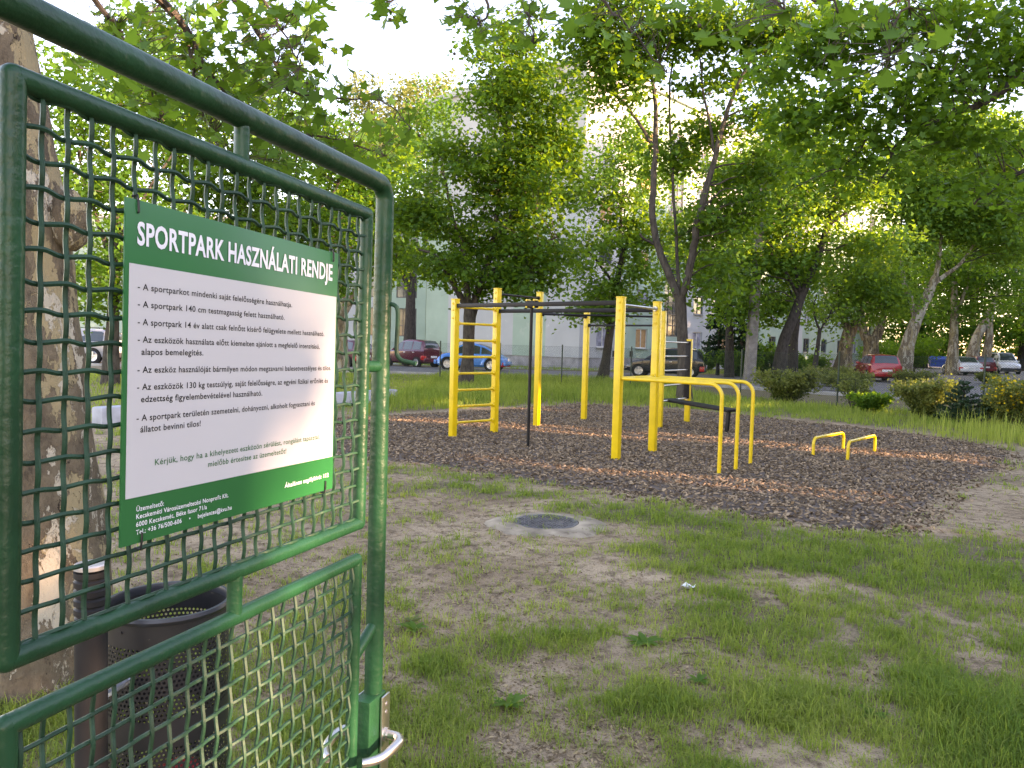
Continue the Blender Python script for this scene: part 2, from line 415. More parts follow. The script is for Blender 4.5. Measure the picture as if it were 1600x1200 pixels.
# ------------------------------------------------------------------ ground masks
GP = lambda pts: [tuple(gnd(x, y)[:2]) for x, y in pts]
MULCH = GP([(440, 668), (520, 655), (600, 652), (700, 646), (800, 640), (905, 632), (1000, 638), (1150, 648), (1250, 661), (1400, 676), (1500, 690), (1555, 700), (1578, 715),
            (1550, 738), (1485, 765), (1440, 802), (1385, 832), (1300, 832), (1200, 816), (1130, 802), (1060, 786), (960, 771), (880, 757), (800, 746), (700, 731), (600, 718), (490, 706), (440, 690)])
MANHOLE = gnd(853, 819)
BLOBS = []
for px, py, sx, sy, a in [(1000, 815, 1.2, .55, .75), (1130, 860, 1.2, .6, .55), (960, 800, .5, .5, .4), (1300, 870, .9, .5, .5), (1420, 900, .8, .7, .45), (1560, 870, .6, .7, .45), (1540, 1120, .32, .32, 1.1), (1590, 1010, .3, .5, .5),
                          (690, 760, .8, .35, .40), (780, 772, .4, .25, .5), (690, 815, .7, .3, .3), (680, 855, .5, .25, .35), (640, 740, .7, .2, .3), (800, 700, .1, .1, 0),
                          (850, 995, .22, .22, .4), (690, 1040, .25, .2, .35), (980, 1080, .3, .25, .3), (1160, 1000, .3, .25, .35), (1250, 980, .3, .3, .35), (1120, 960, .4, .3, .3), (1400, 1000, .5, .4, .25), (640, 1130, .3, .2, .3), (1060, 1140, .3, .15, .2),
                          (848, 832, .95, .62, -1.5), (740, 790, .6, .35, -.45), (650, 850, .8, .4, -.25), (870, 890, .6, .3, -.25), (1240, 905, .35, .2, -.6), (1090, 1020, .28, .2, -.5), (880, 1060, .22, .15, -.5), (880, 1160, .22, .14, -.6), (1050, 1150, .2, .14, -.3), (1260, 1190, .3, .15, -.8),
                          (760, 920, .5, .3, -.35), (700, 960, .5, .3, -.3), (1500, 775, .9, .55, -.8), (1560, 800, .8, .6, -.5), (1470, 815, .7, .5, -.4), (1380, 1120, .25, .2, -.25), (330, 760, 1.6, 1.5, -.25), (560, 700, .8, 1.2, -.35), (80, 1000, .5, .5, .3), (30, 1080, .4, .4, .35), (500, 1150, .3, .3, .3)]:
    p = gnd(px, py); BLOBS.append((p[0], p[1], sx, sy, a))
FENCE = [(-34, 33), (-5, 29.5), (1.8, 28.0), (4.2, 27.2), (7.0, 23.5), (9.0, 21.2), (11.8, 19.2), (17.5, 17.0), (24, 16)]
def dens_at(x, y):
    d = .35 + 1.2 * (fbm(x, y, .36, 3, 3) - .5) + .45 * (fbm(x, y, 1.9, 9, 2) - .5)
    for bx, by, sx, sy, a in BLOBS:
        d = d + a * np.exp(-((x - bx) / sx) ** 2 - ((y - by) / sy) ** 2)
    ins = inpoly(x, y, MULCH); pd = polydist(x, y, MULCH)
    back = (y > 13.2 - .38 * (x - 1.5) * (x > 1.5)) & (~ins)
    lush = sstep(-.2, 1.6, pd) * back
    d = np.maximum(d, lush * np.where(x < -3.2, .55, 1.0))
    d = np.where(ins, -1.0 + 0.9 * (pd < .25) * (fbm(x, y, .4, 5) > .55), d)
    return d

# ------------------------------------------------------------------ ground
gx = np.unique(np.concatenate([np.linspace(-400, -30, 12), np.linspace(-30, -6, 40), np.linspace(-6, 9, 260), np.linspace(9, 32, 50), np.linspace(32, 400, 14)]))
gy = np.unique(np.concatenate([np.linspace(-60, -2, 12), np.linspace(-2, 2, 20), np.linspace(2, 13, 230), np.linspace(13, 32, 90), np.linspace(32, 120, 20), np.linspace(120, 900, 10)]))
XX, YY = np.meshgrid(gx, gy); xf = XX.ravel(); yf = YY.ravel()
near = 1 - sstep(14, 22, np.hypot(xf, yf - 4))
def ground_z(x, y):
    nr = 1 - sstep(14, 22, np.hypot(x, y - 4))
    z = nr * (.05 * (fbm(x, y, 1.3, 21, 3) - .5) + .022 * (fbm(x, y, .22, 31, 2) - .5))
    z = z + .02 * np.exp(-(((x - MANHOLE[0]) / 1.0) ** 2 + ((y - MANHOLE[1]) / .9) ** 2))
    return z
zf = ground_z(xf, yf)
nx, ny = len(gx), len(gy)
ii = (np.arange(ny - 1)[:, None] * nx + np.arange(nx - 1)[None, :]).ravel()
faces = np.stack([ii, ii + 1, ii + nx + 1, ii + nx], 1)
gm = bpy.data.materials.new('soil'); gm.use_nodes = True
n_ = gm.node_tree.nodes; l_ = gm.node_tree.links; b_ = n_["Principled BSDF"]
b_.inputs["Roughness"].default_value = .95; b_.inputs["Specular IOR Level"].default_value = .15
tc = n_.new("ShaderNodeTexCoord")
def nz(scale, det=6, rough=.6):
    q = n_.new("ShaderNodeTexNoise"); q.inputs["Scale"].default_value = scale; q.inputs["Detail"].default_value = det; q.inputs["Roughness"].default_value = rough
    l_.new(tc.outputs["Object"], q.inputs["Vector"]); return q
def mixc(f, a, b, lo=None, hi=None):
    x = n_.new("ShaderNodeMix"); x.data_type = 'RGBA'
    if lo is not None:
        r = n_.new("ShaderNodeMapRange"); r.inputs[1].default_value = lo; r.inputs[2].default_value = hi; l_.new(f, r.inputs[0]); f = r.outputs[0]
    l_.new(f, x.inputs[0])
    for s, v in ((6, a), (7, b)):
        if isinstance(v, tuple): x.inputs[s].default_value = (*v, 1)
        else: l_.new(v, x.inputs[s])
    return x.outputs[2]
c0 = mixc(nz(1.1).outputs["Fac"], (.265, .180, .110), (.47, .345, .22), .35, .65)
c0 = mixc(nz(9, 8, .7).outputs["Fac"], c0, (.12, .078, .047), .47, .66)
c0 = mixc(nz(70, 4, .7).outputs["Fac"], c0, (.38, .29, .19), .58, .70)
c0 = mixc(nz(120, 3, .7).outputs["Fac"], c0, (.06, .043, .030), .56, .66)
ga = n_.new("ShaderNodeAttribute"); ga.attribute_name = "grass"
gr = mixc(nz(35, 6, .7).outputs["Fac"], (.095, .085, .042), (.22, .165, .098), .40, .62)
c0 = mixc(ga.outputs["Fac"], c0, gr, .35, .95)
l_.new(c0, b_.inputs["Base Color"])
bp = n_.new("ShaderNodeBump"); bp.inputs["Strength"].default_value = .7; bp.inputs["Distance"].default_value = .02
l_.new(nz(45, 8, .7).outputs["Fac"], bp.inputs["Height"]); l_.new(bp.outputs[0], b_.inputs["Normal"])
me = idxmesh('ground', np.stack([xf, yf, zf], 1), faces, gm, smooth=True)
a = me.attributes.new("grass", 'FLOAT', 'POINT'); dv = np.clip(dens_at(xf, yf), 0, 1); dv = np.where(yf > 46, .9, dv); a.data.foreach_set("value", dv.astype(np.float32))
structure(link('ground', me))

# mulch bed: a low mound of bark, its surface carried on by loose chips
mx0, my0 = np.min(MULCH, 0) - .6; mx1, my1 = np.max(MULCH, 0) + .6
bx = np.arange(mx0, mx1, .11); by = np.arange(my0, my1, .11)
BX, BY = np.meshgrid(bx, by)
ins = inpoly(BX, BY, MULCH); pdv = polydist(BX, BY, MULCH)
sd = np.where(ins, pdv, -pdv) + .35 * (fbm(BX, BY, .5, 41, 3) - .5)
def mulch_z(x, y):
    i = inpoly(x, y, MULCH); p = polydist(x, y, MULCH); s = np.where(i, p, -p)
    return ground_z(x, y) * .4 - .03 + .085 * sstep(-.25, .5, s) + .03 * (fbm(x, y, .5, 43, 2) - .5)
BZ = mulch_z(BX, BY)
nbx = len(bx); fi = (np.arange(len(by) - 1)[:, None] * nbx + np.arange(nbx - 1)[None, :])
okf = (sd[:-1, :-1] > -.25) & (sd[1:, 1:] > -.25)
fi = fi[okf]
mulch_m = mat('bark_mulch', (.055, .038, .028), .95, vary=.3, vscale=14, bump=1.0, bscale=30, col2=(.16, .115, .085))
me = idxmesh('mulch_bed', np.stack([BX.ravel(), BY.ravel(), BZ.ravel()], 1), np.stack([fi, fi + 1, fi + nbx + 1, fi + nbx], 1), mulch_m, smooth=True)
structure(link('mulch_ground', me))
n = 62000
q = rng.random((n * 2, 2)) * (np.array([mx1, my1]) - np.array([mx0, my0])) + np.array([mx0, my0])
s_ = np.where(inpoly(q[:, 0], q[:, 1], MULCH), 1, -1) * polydist(q[:, 0], q[:, 1], MULCH)
pr = sstep(-.35, .25, s_ + .5 * (fbm(q[:, 0], q[:, 1], .45, 47, 3) - .5)) * np.clip(9.5 / q[:, 1], .35, 1.3)
q = q[rng.random(len(q)) < pr][:n]; n = len(q)
zc = np.maximum(mulch_z(q[:, 0], q[:, 1]), ground_z(q[:, 0], q[:, 1])) + .004 + .014 * rng.random(n)
L = (.022 + .045 * rng.random(n) ** 1.5); W = .010 + .016 * rng.random(n); Tk = .003 + .006 * rng.random(n)
bxv = np.array([(-1, -.8, -1), (1, -1, -1), (.9, 1, -1), (-1, .9, -1), (-.9, -.7, 1), (.9, -.9, 1), (.8, .8, 1), (-.9, .8, 1)]) * .5
nrm = rng.normal(size=(n, 3)) * .42; nrm[:, 2] += 1
zz = nrm / np.linalg.norm(nrm, axis=1, keepdims=True)
xx = np.cross(rng.normal(size=(n, 3)), zz); xx /= np.linalg.norm(xx, axis=1, keepdims=True); yy = np.cross(zz, xx)
loc = bxv[None] * np.stack([L, W, Tk], 1)[:, None, :]
V = np.stack([q[:, 0], q[:, 1], zc], 1)[:, None] + loc[:, :, 0:1] * xx[:, None] + loc[:, :, 1:2] * yy[:, None] + loc[:, :, 2:3] * zz[:, None]
fb = np.array([(4, 5, 6, 7), (0, 1, 5, 4), (1, 2, 6, 5), (2, 3, 7, 6), (3, 0, 4, 7)])
FF = (np.arange(n)[:, None, None] * 8 + fb[None]).reshape(-1, 4)
tint = np.repeat(rng.random(n) ** 1.7, 8)
tag(link('bark_chips', idxmesh('bark_chips', V.reshape(-1, 3), FF, M['chip'], tint)), 'loose brown bark chips covering the fall zone under the yellow equipment', 'bark mulch', kind='stuff')

# road, pavement, sand
def sheet(name, pts, z, mt, sub=None):
    mb = MB(); mb.add([(x, y, z) for x, y in pts], [tuple(range(len(pts)))])
    return structure(mb.build(name, mt, smooth=False))
sheet('road', [(-60, 36.0), (-6, 36.0), (6, 34.0), (10.5, 29), (13.5, 25.5), (19, 23.5), (40, 22), (90, 60), (75, 140), (48, 140), (30, 62), (22, 48.5), (11, 44.5), (-6, 46.5), (-60, 60)], .02, M['asphalt'])
mb = MB()
for a, b in [((-60, 35.9), (-6, 35.9)), ((-6, 35.9), (6, 33.9)), ((6, 33.9), (10.4, 28.9)), ((10.4, 28.9), (13.4, 25.4))]:
    d = np.array(b) - np.array(a); L_ = np.hypot(*d); an = math.atan2(d[1], d[0])
    mb.box(((a[0] + b[0]) / 2, (a[1] + b[1]) / 2 - .08, .06), (L_, .16, .14), Matrix.Rotation(an, 3, 'Z'), .015)
structure(mb.build('kerb', M['pave']))
sheet('pavement', [(-30, 55.0), (-3, 48.9), (3.4, 48.0), (7, 50.2), (22, 66.5), (21, 68.5), (3, 49.5), (-8, 58.6), (-30, 78)], .012, M['pave'])

# ------------------------------------------------------------------ grass
def blades(name, cx, cy, per, hgt, wid, lean, g, label, ytint):
    n = len(cx) * per
    x = np.repeat(cx, per) + g.normal(size=n) * .024 * np.repeat(1 + np.abs(cy) * .06, per)
    y = np.repeat(cy, per) + g.normal(size=n) * .024 * np.repeat(1 + np.abs(cy) * .06, per)
    z = ground_z(x, y) - .005
    h = np.repeat(hgt, per) * (.45 + .8 * g.random(n)); wd = np.repeat(wid, per) * (.7 + .6 * g.random(n))
    an = g.random(n) * 2 * math.pi; le = lean * (1 + .5 * (g.random(n) < .2)) * (.3 + 1.1 * g.random(n)); dx = np.cos(an) * le; dy = np.sin(an) * le
    px = -np.sin(an) * wd * .5; py = np.cos(an) * wd * .5
    o = np.stack([x, y, z], 1); s = np.stack([px, py, 0 * px], 1)
    m1 = o + np.stack([dx * .35 * h, dy * .35 * h, h * .6], 1); tp = o + np.stack([dx * h, dy * h, h * (1 - .35 * np.clip(le, 0, 1))], 1)
    V = np.stack([o - s, o + s, m1 + s * .8, tp, m1 - s * .8], 1)
    ti = np.clip(np.repeat(ytint, per) + g.normal(size=n) * .16, 0, 1)
    F_ = (np.arange(n)[:, None, None] * 5 + np.array([(0, 1, 2), (0, 2, 4), (4, 2, 3)])[None]).reshape(-1, 3)
    return tag(link(name, idxmesh(name, V.reshape(-1, 3), F_, M['grass'], np.repeat(ti, 5))), label, 'grass', kind='stuff')
g = np.random.default_rng(5)
n = 90000
r = 1.0 / (1 / 2.0 - g.random(n) * (1 / 2.0 - 1 / 13.5)) ; th = (g.random(n) - .5) * R_(98)
x = r * np.sin(th); y = r * np.cos(th)
d = dens_at(x, y) + 1.1 * (fbm(x, y, .17, 87, 2) - .5); ok = (g.random(n) < np.clip(d + .02, 0, 1.0) ** 1.3 * .60) & (y > .3); x, y, d = x[ok], y[ok], d[ok]
hg = .026 + .036 * np.clip(d, 0, 1.4) + .035 * g.random(len(x)) ** 2
rc = gnd(1545, 1125); cc_ = np.exp(-((x - rc[0]) / .4) ** 2 - ((y - rc[1]) / .4) ** 2); hg = hg + .07 * cc_
wd = .0018 + .00060 * np.hypot(x, y)
yt = np.clip(.60 - .42 * np.clip(d, 0, 1) - .3 * cc_ + .9 * (fbm(x, y, .45, 77, 3) - .5), 0, 1)
blades('grass', x, y, 10, hg, wd, .70, g, 'sparse patchy grass growing on the trodden sandy ground', yt)
n = 2600
r = 1.0 / (1 / 2.0 - g.random(n) * (1 / 2.0 - 1 / 12.0)); th = (g.random(n) - .5) * R_(98); x = r * np.sin(th); y = r * np.cos(th)
d = dens_at(x, y); ok = (g.random(n) < np.clip(d + .12, 0, .8)) & (y > .3) & (~inpoly(x, y, MULCH)); x, y = x[ok], y[ok]
blades('grass_tufts', x, y, 26, .055 + .06 * g.random(len(x)) ** 1.5, .0020 + .0005 * np.hypot(x, y), .85, g, 'taller separate grass tufts standing out of the worn lawn', .15 + .45 * g.random(len(x)))
n = 15000
r = 1.0 / (1 / 2.0 - g.random(n) * (1 / 2.0 - 1 / 11.0)); th = (g.random(n) - .5) * R_(98); x = r * np.sin(th); y = r * np.cos(th)
d = dens_at(x, y); ok = (d > -.25) & (fbm(x, y, .8, 83, 2) > .36); x, y = x[ok], y[ok]
blades('grass_sprigs', x, y, 3, .020 + .03 * g.random(len(x)), .0010 + .0005 * np.hypot(x, y), 1.1, g, 'thin dry yellowish grass sprigs scattered over the bare soil', .55 + .4 * g.random(len(x)))
n = 60000
x = -16 + g.random(n) * 46; y = 11 + g.random(n) ** 1.25 * 24
d = dens_at(x, y)
fen = np.interp(x, [p[0] for p in FENCE], [p[1] for p in FENCE]) + np.where(x < 6, 6.0, .4)
ok = (d > .5) & (y < fen) & (g.random(n) < d); x, y, d = x[ok], y[ok], d[ok]
pd_ = polydist(x, y, MULCH)
hg = .12 + .17 * sstep(.3, 2.5, pd_) + .12 * g.random(len(x)) ** 2
hg = np.where(x < -3.2, hg * .4, np.where(x > 6, hg * .62, hg))
blades('tall_grass', x, y, 5, hg, .006 + .0004 * y, .40, g, 'tall lush uncut grass between the bark bed and the wire fence', np.clip(.42 + .9 * (fbm(x, y, 1.2, 79, 3) - .5), 0, 1))
# taller seeding stems in the sunny strip at the right
n = 900
x = 5.5 + g.random(n) * 5.2; y = 14.9 - (x - 5.5) * .32 + g.normal(size=n) * .45
ok = ~inpoly(x, y, MULCH); x, y = x[ok], y[ok]
blades('grass_stems', x, y, 2, .38 + .25 * g.random(len(x)), .009 + 0 * x, .22, g, 'tall seeding grass stems in front of the bushes', .75 + 0 * x)
# verge beyond the road
n = 9000
x = -14 + g.random(n) * 32; y = 43 + g.random(n) * 14
ok = (y > 47.5 + np.maximum(0, -x) * .3) & (y < np.where(x < 4.3, 50 - (x - 4.3) * .9, 50 + (x - 4.3) * 1.09) - .8) & (fbm(x, y, 1.5, 91) > .42); x, y = x[ok], y[ok]
blades('verge_grass', x, y, 4, .12 + .15 * g.random(len(x)), .02 + 0 * x, .5, g, 'rough grass verge along the foot of the apartment block', .4 + 0 * x)

# dry litter
n = 110000
r = 1.0 / (1 / 2.0 - g.random(n) * (1 / 2.0 - 1 / 12.0)); th = (g.random(n) - .5) * R_(96)
x = r * np.sin(th); y = r * np.cos(th)
ok = (~inpoly(x, y, MULCH)) & (fbm(x, y, .6, 55) > .34); x, y = x[ok], y[ok]; n = len(x)
nr_ = g.normal(size=(n, 3)) * .3; nr_[:, 2] += 1
sz = (.005 + .016 * g.random(n) ** 3) * (1 + .05 * np.hypot(x, y))
V = orient(T_NARROW, np.stack([x, y, ground_z(x, y) + .004], 1), nr_, sz * 1.4, g)
tag(link('leaf_litter', npmesh('leaf_litter', V, 4, M['litter'], g.random(n))), 'dry leaf and twig crumbs scattered over bare soil', 'leaf litter', kind='stuff')

# ------------------------------------------------------------------ apartment block
BC = np.array([4.3, 50.0]); FD = np.array([.676, .737]); GD = np.array([-.737, .676]); BH = 19.8; PL = .75
def facade_cells(mbs, wins, t0, t1, z0, z1, org, d, nout, bands):
    """wall with real openings: cells between all t and z breaks; window reveals 0.14 deep"""
    ts = sorted(set([t0, t1] + [w[0] for w in wins] + [w[1] for w in wins] + [b[0] for b in bands if t0 < b[0] < t1]))
    for i in range(len(ts) - 1):
        ta, tb = ts[i], ts[i + 1]; tm = (ta + tb) / 2
        cur = [w for w in wins if w[0] <= tm <= w[1]]
        zs = sorted(set([z0, z1] + [w[2] for w in cur] + [w[3] for w in cur]))
        colr = [b[2] for b in bands if b[0] <= tm < b[1]][0]
        for k in range(len(zs) - 1):
            za, zb = zs[k], zs[k + 1]; zm = (za + zb) / 2
            if any(w[2] <= zm <= w[3] for w in cur): continue
            P = [(*(org + d * t), z) for t, z in ((ta, za), (tb, za), (tb, zb), (ta, zb))]
            mbs[colr].add(P, [(0, 1, 2, 3)])
    for a, b, za, zb in wins:
        colr = [q[2] for q in bands if q[0] <= (a + b) / 2 < q[1]][0]
        o = np.array([*nout]) * .14
        c = [(*(org + d * t), z) for t, z in ((a, za), (b, za), (b, zb), (a, zb))]
        e = [(p[0] - o[0], p[1] - o[1], p[2]) for p in c]
        mbs[colr].add(c + e, [(0, 1, 5, 4), (1, 2, 6, 5), (2, 3, 7, 6), (3, 0, 4, 7)])
def window_part(root, off, org, d, nout, a, b, za, zb, fill, frame, stair=False):
    p0 = org - np.array(nout) * .10
    an = math.atan2(d[1], d[0]); rot = Matrix.Rotation(an, 3, 'Z')
    C_ = lambda t, z, k=0.0: (*(p0 + d * t + np.array(nout) * k), z)
    mb = MB(); w = .07
    mb.box(C_((a + b) / 2, za + w / 2), (b - a - .004, .06, w), rot); mb.box(C_((a + b) / 2, zb - w / 2), (b - a - .004, .06, w), rot)
    mb.box(C_(a + w / 2 + .002, (za + zb) / 2), (w, .056, zb - za - 2 * w), rot); mb.box(C_(b - w / 2 - .002, (za + zb) / 2), (w, .056, zb - za - 2 * w), rot)
    if stair:
        for k in range(1, int((zb - za) / .85)): mb.box(C_((a + b) / 2, za + k * .85), (b - a - 2 * w, .05, .06), rot)
        for q in (1 / 3, 2 / 3): mb.box(C_(a + (b - a) * q, (za + zb) / 2), (.05, .046, zb - za - 2 * w), rot)
    else: mb.box(C_((a + b) / 2, (za + zb) / 2), (.06, .05, zb - za - 2 * w), rot)
    f = mb.build('window', frame, root, off, False)
    MB().box(C_((a + b) / 2, (za + zb) / 2, -.02), (b - a - .01, .01, zb - za - .01), rot).build('pane', fill, f, off, False)
    if not stair: MB().box(C_((a + b) / 2, za - .03, .14), (b - a + .1, .2, .05), rot).build('sill', WALL['white'], f, off, False)
blk = thing('apartment_block', 'pale green and white striped apartment block with blank gable behind the fence', 'apartment block', (BC[0], BC[1], 0))
off = np.array([BC[0], BC[1], 0])
FN = np.array([.737, -.676]); GN = np.array([-.676, -.737])
wins = []; stairs = []
for base in (0, 22, 44):
    for t in (2.6, 7.3, 15.3, 20.0):
        if base + t < 60:
            for k in range(6): wins.append((base + t - .75, base + t + .75, 1.46 + 2.8 * k, 2.86 + 2.8 * k))
    stairs.append((base + 10.2, base + 12.4, 2.4, 17.5))
bandsF = [(-.01, 1.8, 'white'), (1.8, 4.6, 'white'), (4.6, 13.4, 'green'), (13.4, 22, 'white'), (22, 34.8, 'green'), (34.8, 36.2, 'white'), (36.2, 70, 'green')]
bandsG = [(-.01, 2.9, 'white'), (2.9, 5.9, 'green'), (5.9, 12.6, 'white'), (12.6, 15.6, 'green')]
for bands_, ws_, o_, d_, n_2, tmax in ((bandsF, wins + stairs, BC, FD, FN, 66), (bandsG, [], BC, GD, GN, 15.5)):
    for b0, b1, cc in bands_:
        b0 = max(0, b0); b1 = min(tmax, b1); mbs = {cc: MB()}
        facade_cells(mbs, [w_ for w_ in ws_ if b0 <= w_[0] < b1], b0, b1, PL, BH, o_, d_, n_2, bands_)
        mbs[cc].build('wall', WALL[cc], blk, off, False)
mb = MB(); A = BC; B = BC + FD * 66; Cc = B + GD * 15.5; D = BC + GD * 15.5
mb.add([(*(p - .05 * (FN * s1 + GN * s2)), z) for z in (-.1, PL) for p, s1, s2 in ((A, 1, 1), (B, 1, -1), (Cc, -1, -1), (D, -1, 1))], [(0, 1, 5, 4), (1, 2, 6, 5), (2, 3, 7, 6), (3, 0, 4, 7)])
mb.build('plinth', WALL['plinth'], blk, off, False)
mb = MB(); mb.add([(*p, z) for z in (BH, BH + .35) for p in (A + .25 * (FN + GN), B + .25 * FN, Cc, D + .25 * GN)], [(0, 1, 2, 3), (4, 5, 6, 7), (0, 1, 5, 4), (1, 2, 6, 5), (2, 3, 7, 6), (3, 0, 4, 7)])
mb.build('roof', WALL['white'], blk, off, False)
mb = MB()
for p, q_ in ((B, Cc), (Cc, D)): mb.add([(*p, PL), (*q_, PL), (*q_, BH), (*p, BH)], [(0, 1, 2, 3)])
mb.build('rear_wall', WALL['white'], blk, off, False)
for a, b, za, zb in wins:
    f = rnd.random()
    window_part(blk, off, BC, FD, FN, a, b, za, zb, M['blind'] if (f < .1 or 19 < a < 20 and za < 2) else M['curtain'] if f < .6 else M['pane'], M['win_white'] if f < .5 else M['win_frame'])
for a, b, za, zb in stairs: window_part(blk, off, BC, FD, FN, a, b, za, zb, M['pane'], M['win_frame'], True)
for t in (3.9, 6.0, 9.2, 16.9, 18.6, 24): 
    p = BC + FD * t + FN * .04
    MB().box((p[0], p[1], 1.05), (.32, .05, .4), Matrix.Rotation(math.atan2(FD[1], FD[0]), 3, 'Z')).build('vent_box', M['black_plastic'], blk, off, False)
# lower wing set back at the left, with barred windows
WO = np.array([-6.9, 60.2]); WD = np.array([-1.0, 0.0]); WN = np.array([0.0, -1.0])
wing = thing('apartment_building', 'pale green building with barred windows set back left of the gable', 'building', (*WO, 0)); off = np.array([*WO, 0])
ww = []
for t in (1.5, 4.6, 8.2, 11.5, 15, 18.5):
    for k in range(3): ww.append((t - .8, t + .8, 1.9 + 3 * k, 4.1 + 3 * k))
for b0, b1, cc in ((0, 3.2, 'green'), (3.2, 6, 'white'), (6, 30, 'green')):
    mbs = {cc: MB()}; facade_cells(mbs, [w_ for w_ in ww if b0 <= w_[0] < b1], b0, b1, 0, 10.5, WO, WD, WN, [(b0 - .01, b1 + .01, cc)])
    mbs[cc].build('wall', WALL[cc], wing, off, False)
for a, b, za, zb in ww: window_part(wing, off, WO, WD, WN, a, b, za, zb, M['pane'], M['win_frame'], True)
mb = MB(); mb.add([(WO[0] + x_, WO[1] + y_, z) for z in (10.5, 10.8) for x_, y_ in ((.2, -.2), (-30, -.2), (-30, 9), (.2, 9))], [(0, 1, 2, 3), (4, 5, 6, 7), (0, 1, 5, 4), (1, 2, 6, 5), (2, 3, 7, 6), (3, 0, 4, 7)])
mb.build('roof', WALL['white'], wing, off, False)

# ------------------------------------------------------------------ chain-link fence
fr = thing('chain_link_fence', 'green chain-link fence along the road behind the grass and bushes', 'fence', (FENCE[1][0], FENCE[1][1], 0)); off = np.array(fr.location)
FH = 1.5
pts = []
for i in range(len(FENCE) - 1):
    a = np.array(FENCE[i]); b = np.array(FENCE[i + 1]); L_ = np.hypot(*(b - a)); k = max(1, round(L_ / 2.5))
    for j in range(k): pts.append(a + (b - a) * j / k)
pts.append(np.array(FENCE[-1]))
for i, p in enumerate(pts):
    MB().tube([(p[0], p[1], -.1), (p[0], p[1], FH + .06 + .06 * rnd.random())], .024, 8).build('post', M['fence'], fr, off)
mb = MB()
for z in (.06, .8, FH):
    for i in range(len(pts) - 1): mb.tube([(*pts[i], z), (*((pts[i] + pts[i + 1]) / 2), z - .01), (*pts[i + 1], z)], .0022, 3, False)
stuff(mb.build('tension_wire', M['fence'], fr, off))
va = []; step = .062
for i in range(len(FENCE) - 1):
    a = np.array(FENCE[i]); b = np.array(FENCE[i + 1]); L_ = np.hypot(*(b - a)); d = (b - a) / L_
    if i == 0: continue
    for sgn in (1, -1):
        s0 = np.arange(-FH, L_ + FH, step); s1 = s0 + sgn * FH; z0 = np.full_like(s0, .05); z1 = np.full_like(s0, FH)
        def clip(s0, s1, z0, z1):
            out = []
            for A0, A1, Z0, Z1 in zip(s0, s1, z0, z1):
                t0, t1 = 0.0, 1.0
                if A1 != A0:
                    ta, tb = (0 - A0) / (A1 - A0), (L_ - A0) / (A1 - A0); t0 = max(t0, min(ta, tb)); t1 = min(t1, max(ta, tb))
                if t1 > t0: out.append((A0 + (A1 - A0) * t0, Z0 + (Z1 - Z0) * t0, A0 + (A1 - A0) * t1, Z0 + (Z1 - Z0) * t1))
            return out
        for A0, Z0, A1, Z1 in clip(s0, s1, z0, z1):
            nn = np.array([-d[1], d[0]]) * .004 * sgn
            va.append(((*(a + d * A0 + nn), Z0), (*(a + d * A1 + nn), Z1)))
va = np.array(va); dirv = va[:, 1] - va[:, 0]; dirv /= np.linalg.norm(dirv, axis=1, keepdims=True)
s1 = np.cross(dirv, np.array([0, 1, .3])); s1 /= np.linalg.norm(s1, axis=1, keepdims=True); s2 = np.cross(dirv, s1); rw = .0021
ring = [s1 * rw, (-.5 * s1 + .87 * s2) * rw, (-.5 * s1 - .87 * s2) * rw]
V = np.stack([va[:, e] + ring[k] for e in (0, 1) for k in range(3)], 1) - off
fb = np.array([(0, 1, 4, 3), (1, 2, 5, 4), (2, 0, 3, 5)])
FF = (np.arange(len(V))[:, None, None] * 6 + fb[None]).reshape(-1, 4)
stuff(link('wire_mesh', idxmesh('wire_mesh', V.reshape(-1, 3), FF, M['fence']), fr))

